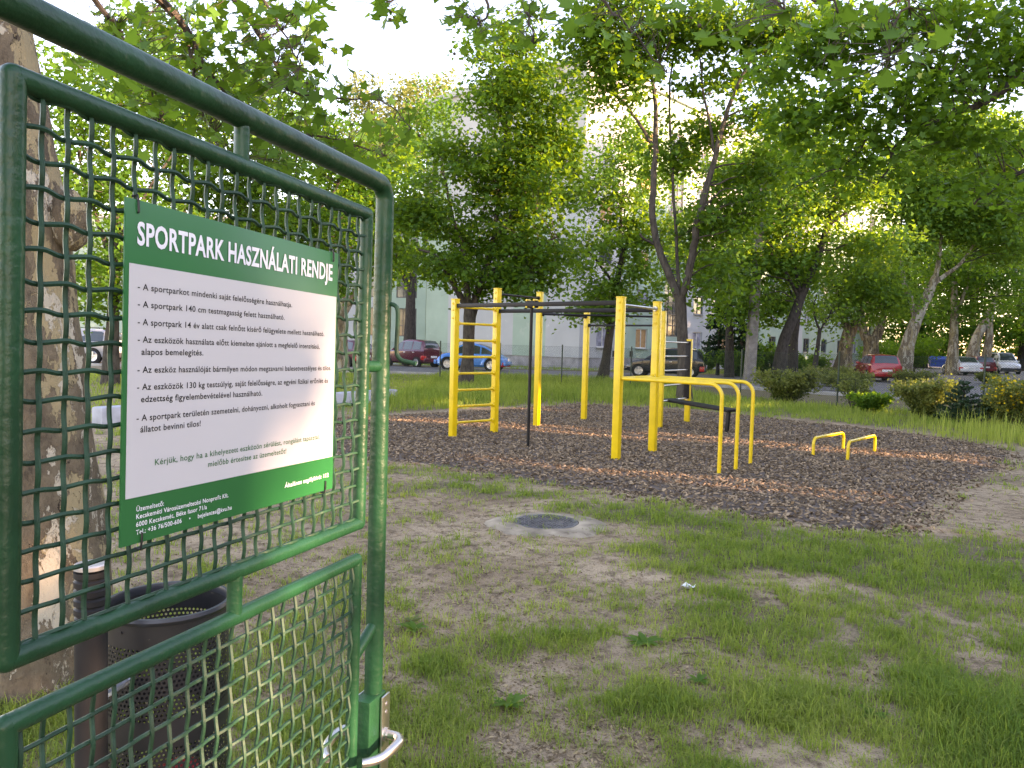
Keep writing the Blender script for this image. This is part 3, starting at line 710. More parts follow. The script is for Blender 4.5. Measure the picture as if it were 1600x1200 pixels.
# ------------------------------------------------------------------ cars
def car(name, label, col, loc, heading, L=4.0, W=1.70, body=None, cabin=None, wb=2.5, wr=.30, group=None, plate=True, bumper=None, rails=False, cat='car', fender=0.0, zg=.02):
    """heading: direction the front points to, radians from +X. body: (x, z_deck) rear to front; cabin: (x, z) arc from rear base to front base"""
    root = thing(name, label, cat, (loc[0], loc[1], zg), heading, group)
    pm = paint(name + '_paint', col); hw = W / 2
    xs = [p[0] for p in body]; mb = MB(); rings = []
    for x_, zt, wf in body:
        zb = .20 if abs(x_) < L / 2 - .15 else .30
        w_ = hw * wf; zm = zb + (zt - zb) * .45
        rings.append([(x_, w_ * .82, zb), (x_, w_ * .97, zb + .10), (x_, w_, zm), (x_, w_ * .985, zt - .07), (x_, w_ * .90, zt), (x_, w_ * .45, zt + .025), (x_, 0, zt + .03)])
        rings[-1] += [(p[0], -p[1], p[2]) for p in rings[-1][-2::-1]]
    n = len(rings[0]); vs = [p for r_ in rings for p in r_]; fs = []
    for i in range(len(rings) - 1):
        for j in range(n): fs.append((i * n + j, i * n + (j + 1) % n, (i + 1) * n + (j + 1) % n, (i + 1) * n + j))
    fs += [tuple(range(n))[::-1], tuple((len(rings) - 1) * n + j for j in range(n))]
    mb.add(vs, fs); bo = mb.build('body', pm, root)
    # cabin
    deck = lambda x_: np.interp(x_, xs, [p[1] for p in body])
    wfac = lambda x_: np.interp(x_, xs, [p[2] for p in body])
    zmax = max(z for _, z in cabin)
    mb = MB(); rings = []
    def side(x_, z):
        f_ = (z - .88) / (1.5 - .88); return hw * wfac(x_) * (.93 - .20 * max(0, min(1.2, f_)))
    for x_, z in cabin:
        z0 = min(deck(x_) - .03, z); yb = side(x_, z0); yt = side(x_, z)
        rr = [(x_, yb, z0), (x_, (yb + yt) / 2, (z0 + z) / 2), (x_, yt, max(z0, z - .05)), (x_, yt * .88, z), (x_, 0, z + .025)]
        rings.append(rr + [(p[0], -p[1], p[2]) for p in rr[-2::-1]])
    n = len(rings[0]); vs = [p for r_ in rings for p in r_]; fs = []
    for i in range(len(rings) - 1):
        for j in range(n - 1): fs.append((i * n + j, i * n + j + 1, (i + 1) * n + j + 1, (i + 1) * n + j))
    fs += [tuple(range(n))[::-1], tuple((len(rings) - 1) * n + j for j in range(n))]
    mb.add(vs, fs); mb.build('roof', pm, root)
    cz = lambda x_: np.interp(x_, [c[0] for c in cabin], [c[1] for c in cabin])
    top = [x_ for x_, z in cabin if z > zmax - .12]; xr, xfr = min(top), max(top)
    x0, x1 = cabin[0][0], cabin[-1][0]
    # side windows follow the arc of the roof
    cuts = [(x0 + .30, x0 + (x1 - x0) * .33), (x0 + (x1 - x0) * .36, x0 + (x1 - x0) * .60), (x0 + (x1 - x0) * .63, x1 - .28)]
    for s in (1, -1):
        for a, b in cuts:
            q = np.linspace(a, b, 6); lo = []; hi = []
            for x_ in q:
                zl = deck(x_) + .03; zh = max(zl + .01, cz(x_) - .085)
                lo.append((x_, s * (side(x_, zl) + .012), zl)); hi.append((x_, s * (side(x_, zh) + .010), zh))
            mb = MB(); mb.add(lo + hi, [(i, i + 1, 7 + i, 6 + i) for i in range(5)]); mb.build('side_window', M['glass'], root, smooth=False)
    def screen(nm, xa, xb):
        q = np.linspace(xa, xb, 8); vs = []
        for k, x_ in enumerate(q):
            z = cz(x_); e_ = .02; tx = 2 * e_; tz = cz(x_ + e_) - cz(x_ - e_); ln = math.hypot(tx, tz); ox, oz = -tz / ln * .014, tx / ln * .014
            y_ = side(x_, z) * .84
            vs += [(x_ + ox, y_, z + oz), (x_ + ox, y_ * .5, z + oz + .012), (x_ + ox, 0, z + oz + .026), (x_ + ox, -y_ * .5, z + oz + .012), (x_ + ox, -y_, z + oz)]
        MB().add(vs, [(5 * k + j, 5 * k + j + 1, 5 * k + j + 6, 5 * k + j + 5) for k in range(7) for j in range(4)]).build(nm, M['glass'], root)
    screen('rear_window', x0 + .03, xr - .02); screen('windscreen', x1 - .10, xfr + .03)
    # wheels
    for sx in (-wb / 2, wb / 2):
        for s in (1, -1):
            rotw = Matrix.Rotation(R_(90), 3, 'X')
            def turn(prof, n_=22):
                t = MB(); t.lathe(prof, n=n_, caps=True); return [(p[0] + sx, s * p[2] + s * (hw * wfac(sx)) - s * .17, p[1] + wr) for p in t.v], t.f
            a = MB(); v_, f_ = turn([(wr * 1.17, .01), (wr * 1.17, .178)]); a.add(v_, f_); a.build('wheel_arch', M['arch'], bo)
            a = MB(); v_, f_ = turn([(wr * .62, 0), (wr * .96, .01), (wr, .04), (wr, .15), (wr * .95, .19), (wr * .68, .195)]); a.add(v_, f_); wh = a.build('wheel', M['rubber'], root)
            a = MB(); v_, f_ = turn([(wr * .10, .196), (wr * .16, .205), (wr * .02, .21)]); a.add(v_, f_)
            for k in range(5):
                an = 2 * math.pi * k / 5 + .3
                bxx = MB().box((wr * .36, 0, .200), (wr * .58, wr * .17, .012)); c_, s_2 = math.cos(an), math.sin(an)
                a.add([(p[0] * c_ - p[1] * s_2 + sx, s * p[2] + s * (hw * wfac(sx)) - s * .17, p[0] * s_2 + p[1] * c_ + wr) for p in bxx.v], bxx.f)
            v_, f_ = turn([(wr * .60, .197), (wr * .68, .206), (wr * .70, .197)]); a.add(v_, f_)
            a.build('rim', M['rim'], wh)
            if fender:
                fm = MB(); vs = []; fs = []
                for i in range(13):
                    an = math.pi * i / 12 * 1.0
                    for rr_, yy_ in ((wr * 1.16, .0), (wr * 1.30, fender), (wr * 1.75, fender * .6), (wr * 2.1, -.06)):
                        vs.append((sx + rr_ * math.cos(an), s * (hw * wfac(sx) * .97 + yy_ - .01), wr + rr_ * math.sin(an) * (.95 if rr_ < wr * 1.5 else .86)))
                for i in range(12):
                    for j in range(3): fs.append((i * 4 + j, i * 4 + j + 1, i * 4 + j + 5, i * 4 + j + 4))
                fm.add(vs, fs).build('fender', pm, root)
    xe = body[0][0]; xfv = body[-1][0]; zt = body[0][1]
    for s in (1, -1):
        wre = hw * wfac(xe + .08)
        MB().box((xe + .10, s * (wre - .10), zt - .14), (.24, .24, .26), None, .03).build('tail_light', M['lamp_red'], root)
        MB().box((xfv - .14, s * (hw * wfac(xfv - .1) - .18), body[-1][1] - .02), (.26, .30, .15), None, .04).build('headlight', M['lamp_clear'], root)
        MB().box((x1 - .42, s * (hw * 1.02), deck(x1 - .4) + .06), (.12, .2, .13), None, .03).build('mirror', pm, root)
        for a, b in cuts[:2]:
            MB().box((b - .18, s * (hw * wfac(b) + .004), deck(b) - .13), (.16, .03, .035), None, .008).build('door_handle', M['rim'] if s else pm, root)
    bmat_ = bumper or pm
    MB().box((xe - .01, 0, .42), (.14, W * .93, .24), None, .05).build('rear_bumper', bmat_, root)
    MB().box((xfv + .01, 0, .42), (.14, W * .90, .24), None, .05).build('front_bumper', bmat_, root)
    if plate:
        MB().box((xe - .085, 0, .62 if bumper is None else .72), (.012, .50, .12)).build('number_plate', M['plate'], root)
    if rails:
        for s in (1, -1): MB().tube([(xr + .2, s * .52, zmax + .02), (xr + .25, s * .52, zmax + .07), (xfr - .2, s * .52, zmax + .06), (xfr - .15, s * .52, zmax + .0)], .018, 6).build('roof_rail', M['bumper_grey'], root)
    return root
HB = [(-1.92, .62, .86), (-1.86, .92, .93), (-1.5, .96, .98), (-.6, .95, 1), (.6, .93, 1), (1.0, .91, 1), (1.55, .80, .96), (1.85, .66, .86), (1.95, .50, .72)]
HBC = [(-1.84, .95), (-1.70, 1.30), (-1.52, 1.45), (-1.1, 1.50), (-.3, 1.52), (.15, 1.48), (.55, 1.22), (1.0, .92)]
TALL = [(-1.80, .70, .88), (-1.78, 1.0, .94), (-1.4, 1.02, .98), (-.6, 1.0, 1), (.5, .98, 1), (1.05, .95, 1), (1.5, .84, .96), (1.78, .68, .86), (1.86, .5, .7)]
TALLC = [(-1.76, 1.02), (-1.66, 1.40), (-1.5, 1.56), (-.9, 1.62), (-.2, 1.62), (.2, 1.55), (.6, 1.30), (1.1, .96)]
BTL = [(-2.02, .50, .74), (-1.92, .70, .84), (-1.6, .86, .88), (-1.0, .90, .90), (0, .90, .92), (.8, .90, .90), (1.3, .86, .86), (1.75, .70, .78), (1.98, .48, .66)]
BTLC = [(-1.62, .88), (-1.25, 1.14), (-.85, 1.34), (-.4, 1.46), (.0, 1.50), (.35, 1.46), (.7, 1.30), (1.0, 1.08), (1.22, .90)]
SED = [(-2.22, .66, .86), (-2.15, .94, .93), (-1.7, 1.00, .98), (-1.2, .98, 1), (0, .93, 1), (.9, .90, 1), (1.5, .82, .97), (2.0, .70, .88), (2.2, .5, .75)]
SEDC = [(-1.75, 1.0), (-1.3, 1.24), (-.9, 1.40), (-.4, 1.44), (.1, 1.42), (.5, 1.24), (1.0, .92)]
VAN = [(-2.1, .8, .92), (-2.08, 1.1, .97), (-1, 1.1, 1), (.6, 1.08, 1), (1.2, 1.05, 1), (1.7, .92, .96), (2.0, .7, .86), (2.05, .5, .75)]
VANC = [(-2.06, 1.1), (-2.0, 1.75), (-1.8, 1.86), (0, 1.88), (.5, 1.84), (.9, 1.55), (1.3, 1.08)]
SUV = [(-2.1, .75, .88), (-2.05, 1.05, .95), (-1.5, 1.08, 1), (0, 1.06, 1), (.9, 1.04, 1), (1.5, .98, .97), (1.95, .82, .88), (2.08, .55, .75)]
SUVC = [(-2.02, 1.08), (-1.85, 1.55), (-1.6, 1.68), (-.5, 1.72), (.1, 1.68), (.5, 1.40), (.95, 1.06)]
def scl(b, k): return [(x_ * k, *r_) for x_, *r_ in b]
HG = math.atan2(.60, -.80)
car('parked_car', 'sky blue rounded compact car with star rims parked by the gable', (.012, .235, .62), (-2.25, 43.3), math.atan2(.22, -.975), 4.0, 1.72, BTL, BTLC, 2.5, .33, 'cars parked by the park', fender=.07)
car('parked_car', 'maroon tall hatchback with tall red tail lights left of the blue car', (.12, .014, .03), (-6.15, 46.8), math.atan2(.62, -.78), 3.8, 1.68, TALL, TALLC, 2.45, .29, 'cars parked by the park')
car('parked_car', 'black hatchback parked behind the yellow dip bars', (.010, .011, .018), (8.1, 40.6), math.atan2(.30, -.955), 4.1, 1.74, scl(HB, 1.05), scl(HBC, 1.05), 2.6, .31, 'cars parked by the park')
car('parked_car', 'red hatchback with white roof side seen from behind on the street', (.42, .012, .018), (20.2, 42.6), R_(90 - 10), 3.75, 1.70, scl(HB, .95), [(x_ * .95, z * .97) for x_, z in HBC], 2.4, .30, 'cars parked by the park')
car('parked_car', 'white saloon car seen from behind by the plane trees', (.62, .63, .64), (35.6, 61.0), R_(90 - 12), 4.4, 1.72, SED, SEDC, 2.55, .30, 'cars parked by the park')
car('parked_car', 'dark red car half hidden between the white saloon and the van', (.16, .012, .02), (39.6, 65.5), R_(90 - 12), 4.0, 1.70, HB, HBC, 2.5, .30, 'cars parked by the park')
car('parked_van', 'white panel van facing the park at the far end of the street', (.60, .61, .61), (44.3, 69.5), R_(270 - 14), 4.3, 1.80, VAN, VANC, 2.7, .32, 'cars parked by the park', cat='van', bumper=M['bumper_grey'])
car('parked_car', 'silver off-road car seen through the gate mesh beside the trunk', (.32, .33, .35), (-22.2, 39.5), math.atan2(.12, -1.0), 4.3, 1.80, SUV, SUVC, 2.6, .36, 'cars parked by the park', rails=True, bumper=M['bumper_grey'])
car('parked_car', 'dark blue car behind the silver off-road car', (.02, .05, .14), (-26.6, 49.0), math.atan2(.35, -.94), 4.1, 1.74, SED, SEDC, 2.55, .31, 'cars parked by the park')
car('parked_car', 'dark maroon car seen through the mesh beside the gate post', (.10, .012, .022), (-9.9, 44.6), math.atan2(.55, -.83), 4.0, 1.70, HB, HBC, 2.5, .30, 'cars parked by the park')

# blue waste container and yellow skip behind
p = gnd(1464, 577)
wc = thing('waste_container', 'large blue waste container with domed lid beside the street', 'waste container', (p[0], p[1], .02), R_(-14)); blue = mat('blue_plastic', (.02, .09, .36), .45, vary=.1)
sW = 1.6
mb = MB(); mb.add([(sx * sW * (.44 if z < .5 else .5), sy * (.38 if z < .5 else .5), z) for z in (.25, 1.05) for sx, sy in ((-1, -1), (1, -1), (1, 1), (-1, 1))], [(3, 2, 1, 0), (4, 5, 6, 7), (0, 1, 5, 4), (1, 2, 6, 5), (2, 3, 7, 6), (3, 0, 4, 7)]); mb.build('bin_body', blue, wc, smooth=False)
mb = MB(); vs = []; fs = []
for i in range(9):
    an = math.pi * i / 8
    for sx in (-1, 1): vs.append((sx * sW * .52, -.53 * math.cos(an), 1.06 + .33 * math.sin(an)))
for i in range(8): fs.append((2 * i, 2 * i + 1, 2 * i + 3, 2 * i + 2))
fs += [tuple(range(0, 18, 2)), tuple(range(1, 18, 2))[::-1]]
mb.add(vs, fs).build('lid', blue, wc)
MB().box((0, -.55, .95), (sW * 1.06, .08, .08), None, .02).build('rim', blue, wc)
for sx in (-1, 1):
    for sy in (-1, 1): MB().tube([(sx * .6 - .03, sy * .33, .1), (sx * .6 + .03, sy * .33, .1)], .1, 12).build('wheel', M['rubber'], wc)

# ------------------------------------------------------------------ street lighting pole
pb = at(1171, 579, 36.0)
pl = thing('concrete_pole', 'grey square-edged concrete pole between the maples and the bushes', 'utility pole', (pb[0], pb[1], 0)); off = np.array(pl.location)
ptop = at(1190, 330, 36.0)
P0_ = np.array([pb[0], pb[1], -.2]); P1_ = np.array([ptop[0], pb[1], ptop[2] + 2.0])
mb = MB()
for i, (tq, wq) in enumerate(((0, .24), (1, .16))): pass
ring = lambda c, w: [(c[0] + a_ * w, c[1] + b_ * w, c[2]) for a_, b_ in ((-1, -.8), (-.8, -1), (.8, -1), (1, -.8), (1, .8), (.8, 1), (-.8, 1), (-1, .8))]
vs = ring(P0_, .24) + ring(P1_, .15); mb.add(vs, [(j, (j + 1) % 8, 8 + (j + 1) % 8, 8 + j) for j in range(8)] + [tuple(range(8, 16))]); mb.build('shaft', M['pole'], pl, off, False)
MB().box((P1_[0], P1_[1] - .17, P1_[2] - 1.2), (.5, .06, .06)).build('bracket', M['grey_steel'], pl, off)

# ------------------------------------------------------------------ yellow fitness station
PP = dict(a=(-.924, 12.166, 2.23), b=(-.278, 12.818, 2.46), c=(.469, 14.062, 2.50), d=(1.481, 15.60, 2.24), e=(1.404, 10.133, 2.20), f=(2.048, 11.013, 2.20), g=(2.771, 14.283, 2.22), h=(3.56, 15.498, 1.73))
rig = thing('fitness_station', 'yellow calisthenics station with ladder, pull-up bars, dip bars and sit-up bench', 'exercise equipment', (.9, 12.2, 0)); off = np.array([.9, 12.2, 0])
ang = dict(a=45.3, b=45.3, c=58, d=55, e=53.8, f=53.8, g=58, h=57)
bolt_me = None
def PT(k, z): return (PP[k][0], PP[k][1], z)
for k, (x, y, z) in PP.items():
    rot = Matrix.Rotation(R_(ang[k]), 3, 'Z')
    mb = MB().box((x, y, (z - .3) / 2), (.10, .10, z + .3), rot, .012)
    mb.build('post', M['yellow'], rig, off)
    MB().box((x, y, z - .004), (.106, .106, .02), rot, .006).build('post_cap', M['yellow'], rig, off)
    for zz_ in (z - .07, z - .17, z - .30):
        for s in (-1, 1):
            d = rot @ Vector((.05, 0, 0)) * s
            b0 = (x + d.x - .02 * s * rot[1][0] * 0, y + d.y, zz_); b1 = (x + d.x * 1.28, y + d.y * 1.28, zz_)
            MB().tube([b0, b1], .016, 8).build('bolt', M['yellow'], rig, off)
def bar(k1, z1, k2, z2, r, mt, name='bar', trim=.05, n=10):
    a = np.array(PT(k1, z1)); b = np.array(PT(k2, z2)); d = (b - a) / np.linalg.norm(b - a)
    MB().tube([a + d * trim, b - d * trim], r, n).build(name, mt, rig, off)
    for q_, s in ((a, 1), (b, -1)):
        MB().tube([q_ + d * s * .045, q_ + d * s * .085], r * 1.9, 8).build('collar', mt, rig, off)
for z in (2.11, 1.85, 1.585, 1.32, 1.055, .79, .53, .27): bar('a', z, 'b', z, .021, M['yellow'], 'rung')
def beam(k1, k2, z):
    a = np.array(PT(k1, z)); b = np.array(PT(k2, z)); d = b - a; L_ = np.linalg.norm(d)
    rot = Matrix.Rotation(math.atan2(d[1], d[0]), 3, 'Z')
    MB().box((a + b) / 2, (L_ - .10, .05, .062), rot, .008).build('beam', M['black_steel'], rig, off)
beam('a', 'e', 2.125); beam('b', 'f', 2.085)
bar('b', 2.37, 'c', 2.39, .019, M['black_steel'], 'pull_up_bar')
bar('c', 2.13, 'd', 2.13, .019, M['black_steel'], 'pull_up_bar')
bar('c', 2.10, 'g', 2.12, .019, M['black_steel'], 'pull_up_bar')
bar('d', 1.96, 'g', 1.96, .019, M['black_steel'], 'pull_up_bar')
bar('e', 2.10, 'f', 2.10, .019, M['grey_steel'], 'pull_up_bar')
for z in (1.66, 1.39, 1.12, .84): bar('g', z, 'h', z, .017, M['grey_steel'], 'rung')
bar('g', .55, 'h', .55, .018, M['grey_steel'], 'rung')
# dark rail with holes on the low post
d_ = np.array(PT('h', 0)) - np.array(PT('g', 0)); d_ /= np.linalg.norm(d_)
pq = np.array(PT('h', 1.12)) - d_ * .075
MB().box(pq, (.045, .10, 1.15), Matrix.Rotation(R_(57), 3, 'Z'), .006).build('rail', M['black_steel'], rig, off)
# middle support of the beam
q = np.array([.256, 11.155]); 
MB().tube([(*q, -.1), (*q, 2.09)], .024, 10).build('support_pole', M['black_steel'], rig, off)
for s in (-1, 1):
    dd = np.array([.754, -.656]) * .07 * s
    for zz_ in (2.085, 2.185): MB().tube([(q[0] + dd[0] - .03, q[1] + dd[1] - .05, zz_), (q[0] + dd[0] + .03, q[1] + dd[1] + .04, zz_)], .014, 8).build('bolt', M['yellow'], rig, off)
MB().box((q[0], q[1], 2.125), (.20, .075, .10), Matrix.Rotation(math.atan2(-.656, .754), 3, 'Z'), .01).build('clamp', M['black_steel'], rig, off)
# dip bars
def bent(a, b, zt, r=.024, rb=.16):
    a = np.array(a); b = np.array(b); d = b - a; L_ = np.linalg.norm(d); d /= L_
    P = [np.array([*a, zt]), np.array([*(b - d * rb), zt])]
    for i in range(1, 8):
        t = math.pi / 2 * i / 8; P.append(np.array([*(b - d * rb + d * rb * math.sin(t)), zt - rb * (1 - math.cos(t))]))
    P += [np.array([*b, zt - rb]), np.array([*b, .5]), np.array([*b, -.1])]
    return MB().tube(P, r, 12)
e2 = np.array(PP['e'][:2]); f2 = np.array(PP['f'][:2])
bent(e2 + (0.045, -.04), (2.506, 9.134), 1.13).build('dip_bar', M['yellow'], rig, off)
bent(e2 * .55 + f2 * .45, (2.811, 9.498), 1.13).build('dip_bar', M['yellow'], rig, off)
bent(f2 + (0.04, -.03), (3.147, 9.995), 1.13).build('dip_bar', M['yellow'], rig, off)
bar('e', 1.131, 'f', 1.131, .024, M['yellow'], 'cross_bar')
# sit-up bench
ba = at(1046, 625, 14.75); bb = at(1142, 644, 13.75); ba[2] = .55; bb[2] = .46
d = bb - ba; L_ = np.linalg.norm(d); yaw = math.atan2(d[1], d[0]); pit = -math.atan2(d[2], math.hypot(d[0], d[1]))
rot = Matrix.Rotation(yaw, 3, 'Z') @ Matrix.Rotation(pit, 3, 'Y')
MB().box((ba + bb) / 2, (L_ + .1, .34, .05), rot, .012).build('bench_board', M['black_steel'], rig, off)
lg = bb - d / L_ * .06
MB().box((lg[0], lg[1], .2), (.06, .06, .50), rot, .006).build('bench_leg', M['black_steel'], rig, off)
MB().tube([ba - (0, 0, .0), np.array(PT('g', .55)) * .4 + np.array(PT('h', .55)) * .6], .02, 8).build('bench_bracket', M['black_steel'], rig, off)

# low push-up bars
def hoop(a, b, zt, label):
    t = thing('push_up_bar', label, 'exercise bar', (a[0], a[1], 0), group='low push-up bars in the bark'); o_ = np.array([a[0], a[1], 0])
    a = np.array(a); b = np.array(b); d = (b - a) / np.linalg.norm(b - a); rb = .09
    P = [np.array([*a, -.1]), np.array([*a, zt - rb])]
    for i in range(1, 7):
        q_ = math.pi / 2 * i / 7; P.append(np.array([*(a + d * rb * (1 - math.cos(q_))), zt - rb + rb * math.sin(q_)]))
    P += [np.array([*(a + d * rb), zt]), np.array([*(b - d * rb), zt])]
    for i in range(1, 7):
        q_ = math.pi / 2 * i / 7; P.append(np.array([*(b - d * rb + d * rb * math.sin(q_)), zt - rb + rb * math.cos(q_)]))
    P += [np.array([*b, zt - rb]), np.array([*b, -.1])]
    MB().tube(P, .022, 12).build('tube', M['yellow'], t, o_)
    c = (a + b) / 2; MB().tube([(*(c - d * .16), zt), (*(c + d * .16), zt)], .0245, 12).build('grip', M['yellow'], t, o_)
hoop((4.355, 10.985), (5.159, 11.85), .31, 'left of two low yellow push-up bars, farther from the camera')
hoop((4.698, 10.63), (5.516, 11.573), .31, 'right of two low yellow push-up bars, nearer to the camera')

# ------------------------------------------------------------------ manhole
mz = ground_z(np.array([MANHOLE[0]]), np.array([MANHOLE[1]]))[0]
mh = thing('manhole', 'round manhole with patterned iron cover in a worn concrete collar', 'manhole', (MANHOLE[0], MANHOLE[1], mz))
mb = MB(); vs = []; fs = []; N_ = 48
for i in range(N_):
    an = 2 * math.pi * i / N_
    ro = .55 + .04 * math.sin(an * 2 + 1) + .02 * math.sin(an * 5)
    for rr_, zz_ in ((.285, -.02), (.285, .014), (.33, .017), (ro * .8, .012), (ro, -.03)):
        vs.append((rr_ * math.cos(an), rr_ * .94 * math.sin(an) - (.09 if rr_ == ro else .03 if rr_ > .4 else 0), zz_ + .003 * math.sin(an * 5 + rr_ * 9)))
for i in range(N_):
    for j in range(4): fs.append((i * 5 + j, ((i + 1) % N_) * 5 + j, ((i + 1) % N_) * 5 + j + 1, i * 5 + j + 1))
mb.add(vs, fs).build('collar', M['concrete'], mh)
mb = MB().lathe([(.278, -.02), (.278, .016), (.262, .017), (.258, .010), (.005, .010)], n=40); cv = mb.build('cover', M['cast_iron'], mh)
mb = MB()
for i in range(-7, 8):
    for j in range(-7, 8):
        x, y = i * .034 + (.017 if j % 2 else 0), j * .032
        if math.hypot(x, y) < .245: mb.box((x, y, .013), (.022, .008, .007), Matrix.Rotation(R_(45 if (i + j) % 2 else -45), 3, 'Z'))
stuff(mb.build('stud', M['cast_iron'], cv, smooth=False))

# ------------------------------------------------------------------ low concrete edging by the sand
ea = gnd(615, 626); eb = gnd(150, 664)
ed = thing('concrete_edging', 'long low whitewashed concrete edging behind the gate', 'edging', (ea[0], ea[1], 0)); off = np.array([ea[0], ea[1], 0])
d = (eb - ea)[:2]; L_ = np.hypot(*d); d /= L_; an = math.atan2(d[1], d[0])
nseg = max(1, int(L_ / 2.0))
for i in range(nseg):
    c = ea[:2] + d * (L_ * (i + .5) / nseg)
    MB().box((c[0], c[1], .12), (L_ / nseg - .015, .30, .36), Matrix.Rotation(an, 3, 'Z'), .04).build('slab', M['concrete_white'], ed, off)

# ------------------------------------------------------------------ gate
gu = ray(1187, 574); gu /= np.linalg.norm(gu); gn = np.cross(gu, [0, 0, 1]); gn /= np.linalg.norm(gn); gw = np.cross(gn, gu)
gP = at(592, 700, 1.45); GZ = 1.335
def gmw(s, nn, w):
    o_ = gP + gu * s + gn * nn + gw * w; mm = Matrix.Identity(4)
    for i in range(3): mm[i][0], mm[i][1], mm[i][2], mm[i][3] = gu[i], -gn[i], gw[i], o_[i]
    return mm
gate = thing('steel_gate', 'open green steel gate of round tube with crimped wire mesh infill', 'gate', mw=gmw(0, 0, -GZ))
G = lambda s, nn, w: (s, -nn, w + GZ)
BOT = -1.20
# outer frame: hinge stile, top rail, latch stile in one bent tube
rO = .0172
P = [G(-.86, 0, BOT), G(-.86, 0, .40)]
P += [G(-.86 + .09 * (1 - math.cos(t)), 0, .40 + .094 * math.sin(t)) for t in np.linspace(.2, math.pi / 2, 6)]
P += [G(-.4, 0, .494), G(-.032, 0, .494)]
P += [G(-.032 + .030 * math.sin(t), 0, .494 - .030 * (1 - math.cos(t))) for t in np.linspace(.25, math.pi / 2, 6)]
P += [G(-.002, 0, .2), G(.003, 0, -.3), G(.006, 0, BOT)]
MB().tube(P, rO, 18).build('outer_frame', M['gate'], gate)
rI = .0118
def frame(s0, s1, w0, w1, r=rI):
    c = .012; mb = MB()
    for a, b in (((s0, w0), (s1, w0)), ((s0, w1), (s1, w1)), ((s0, w0), (s0, w1)), ((s1, w0), (s1, w1))):
        mb.tube([G(a[0], 0, a[1]), G(b[0], 0, b[1])], r, 14)
    for s in (s0, s1):
        for w in (w0, w1): mb.lathe([(r * math.sin(t), -r * math.cos(t) * 1.02) for t in np.linspace(.05, math.pi - .05, 8)], G(s, 0, w), 14)
    return mb
frame(-.757, -.0705, -.130, .428).build('upper_panel_frame', M['gate'], gate)
frame(-.757, -.077, BOT + .05, -.195, .0112).build('lower_panel_frame', M['gate'], gate)
for a, b in ((G(-.421, 0, .43), G(-.421, 0, .494)), (G(-.416, 0, -.135), G(-.416, 0, -.192)), (G(-.07, 0, .155), G(0, 0, .155)), (G(-.075, 0, -.375), G(.003, 0, -.335)), (G(-.757, 0, -1.08), G(-.86, 0, -1.08)), (G(-.757, 0, -.9), G(-.86, 0, -.9)), (G(-.077, 0, -1.0), G(.003, 0, -1.0)), (G(-.416, 0, BOT + .05), G(-.416, 0, BOT))):
    MB().tube([a, b], .0105, 12).build('connector', M['gate'], gate)
MB().tube([G(-.86, 0, BOT), G(.006, 0, BOT)], rO, 16).build('bottom_rail', M['gate'], gate)
# crimped wires
WS = .0297; rW = .0028
def wire(vertical, length, phase):
    k = int(length / WS * 6) + 1; P = []
    for i in range(k + 1):
        t = length * i / k; q_ = math.cos(math.pi * t / WS + phase)
        P.append((.0020 * q_, .0033 * q_, t) if vertical else (t, -.0033 * q_, .0016 * q_))
    return MB().tube(P, rW, 5).mesh('wire', M['wire'])
def infill(s0, s1, w0, w1):
    ls, lw = s1 - s0, w1 - w0
    mv = [wire(True, lw, 0), wire(True, lw, math.pi)]; mhz = [wire(False, ls, 0), wire(False, ls, math.pi)]
    ns = int(ls / WS); nw = int(lw / WS)
    for i in range(ns + 1):
        s = s0 + (ls - ns * WS) / 2 + i * WS + rnd.uniform(-.0012, .0012)
        o_ = link('wire', mv[i % 2], gate); o_.location = G(s, 0, w0); o_.rotation_euler = (rnd.uniform(-.002, .002), rnd.uniform(-.002, .002), 0)
    for j in range(nw + 1):
        w = w0 + (lw - nw * WS) / 2 + j * WS + rnd.uniform(-.001, .001)
        o_ = link('wire', mhz[(j) % 2], gate); o_.location = G(s0, 0, w); o_.rotation_euler = (0, rnd.uniform(-.0015, .0015), rnd.uniform(-.0015, .0015))
infill(-.757, -.0705, -.130, .428)
infill(-.757, -.077, BOT + .05, -.195)
# lock case, plate, levers, keyhole, latch hook
MB().box(G(-.012, 0, -.62), (.066, .038, .30), None, .004).build('lock_case', M['gate'], gate)
for sd_, s_c in ((1, .010), (-1, .002)):
    pb_ = MB().box(G(s_c, sd_ * .0235, -.605), (.032, .005, .26), None, .0022).build('lock_plate', M['steel'], gate)
    MB().tube([G(s_c, sd_ * .0262, -.640), G(s_c, sd_ * .0268, -.640)], .0048, 10).build('keyhole', M['black_plastic'], pb_)
    MB().box(G(s_c, sd_ * .0264, -.648), (.004, .001, .016)).build('key_slot', M['black_plastic'], pb_)
    for w in (-.492, -.508, -.715): MB().lathe([(.0042, -.001), (.0036, .0012), (.001, .002)], (0, 0, 0), 8).build('screw', M['grey_steel'], pb_)
    for sc_, w in zip([o_ for o_ in pb_.children if o_.name.startswith('screw')], (-.492, -.508, -.715)):
        sc_.location = G(s_c, sd_ * .0262, w); sc_.rotation_euler = (R_(90) * sd_, 0, 0)
    P = [G(s_c, sd_ * .025, -.552), G(s_c, sd_ * .040, -.552), G(s_c - .004, sd_ * .054, -.552), G(s_c - .018, sd_ * .062, -.553), G(s_c - .045, sd_ * .062, -.554), G(s_c - .075, sd_ * .055, -.556), G(s_c - .095, sd_ * .042, -.556), G(s_c - .103, sd_ * .032, -.556)]
    hp, hr = polyline([(*p_, r_) for p_, r_ in zip(P, (.009, .009, .0095, .0095, .009, .0085, .0085, .008))], 4)
    MB().tube(hp, hr, 12).build('lever_handle', M['steel'], gate)
    MB().tube([G(s_c, sd_ * .0255, -.552), G(s_c, sd_ * .031, -.552)], .013, 14).build('lever_collar', M['steel'], gate)
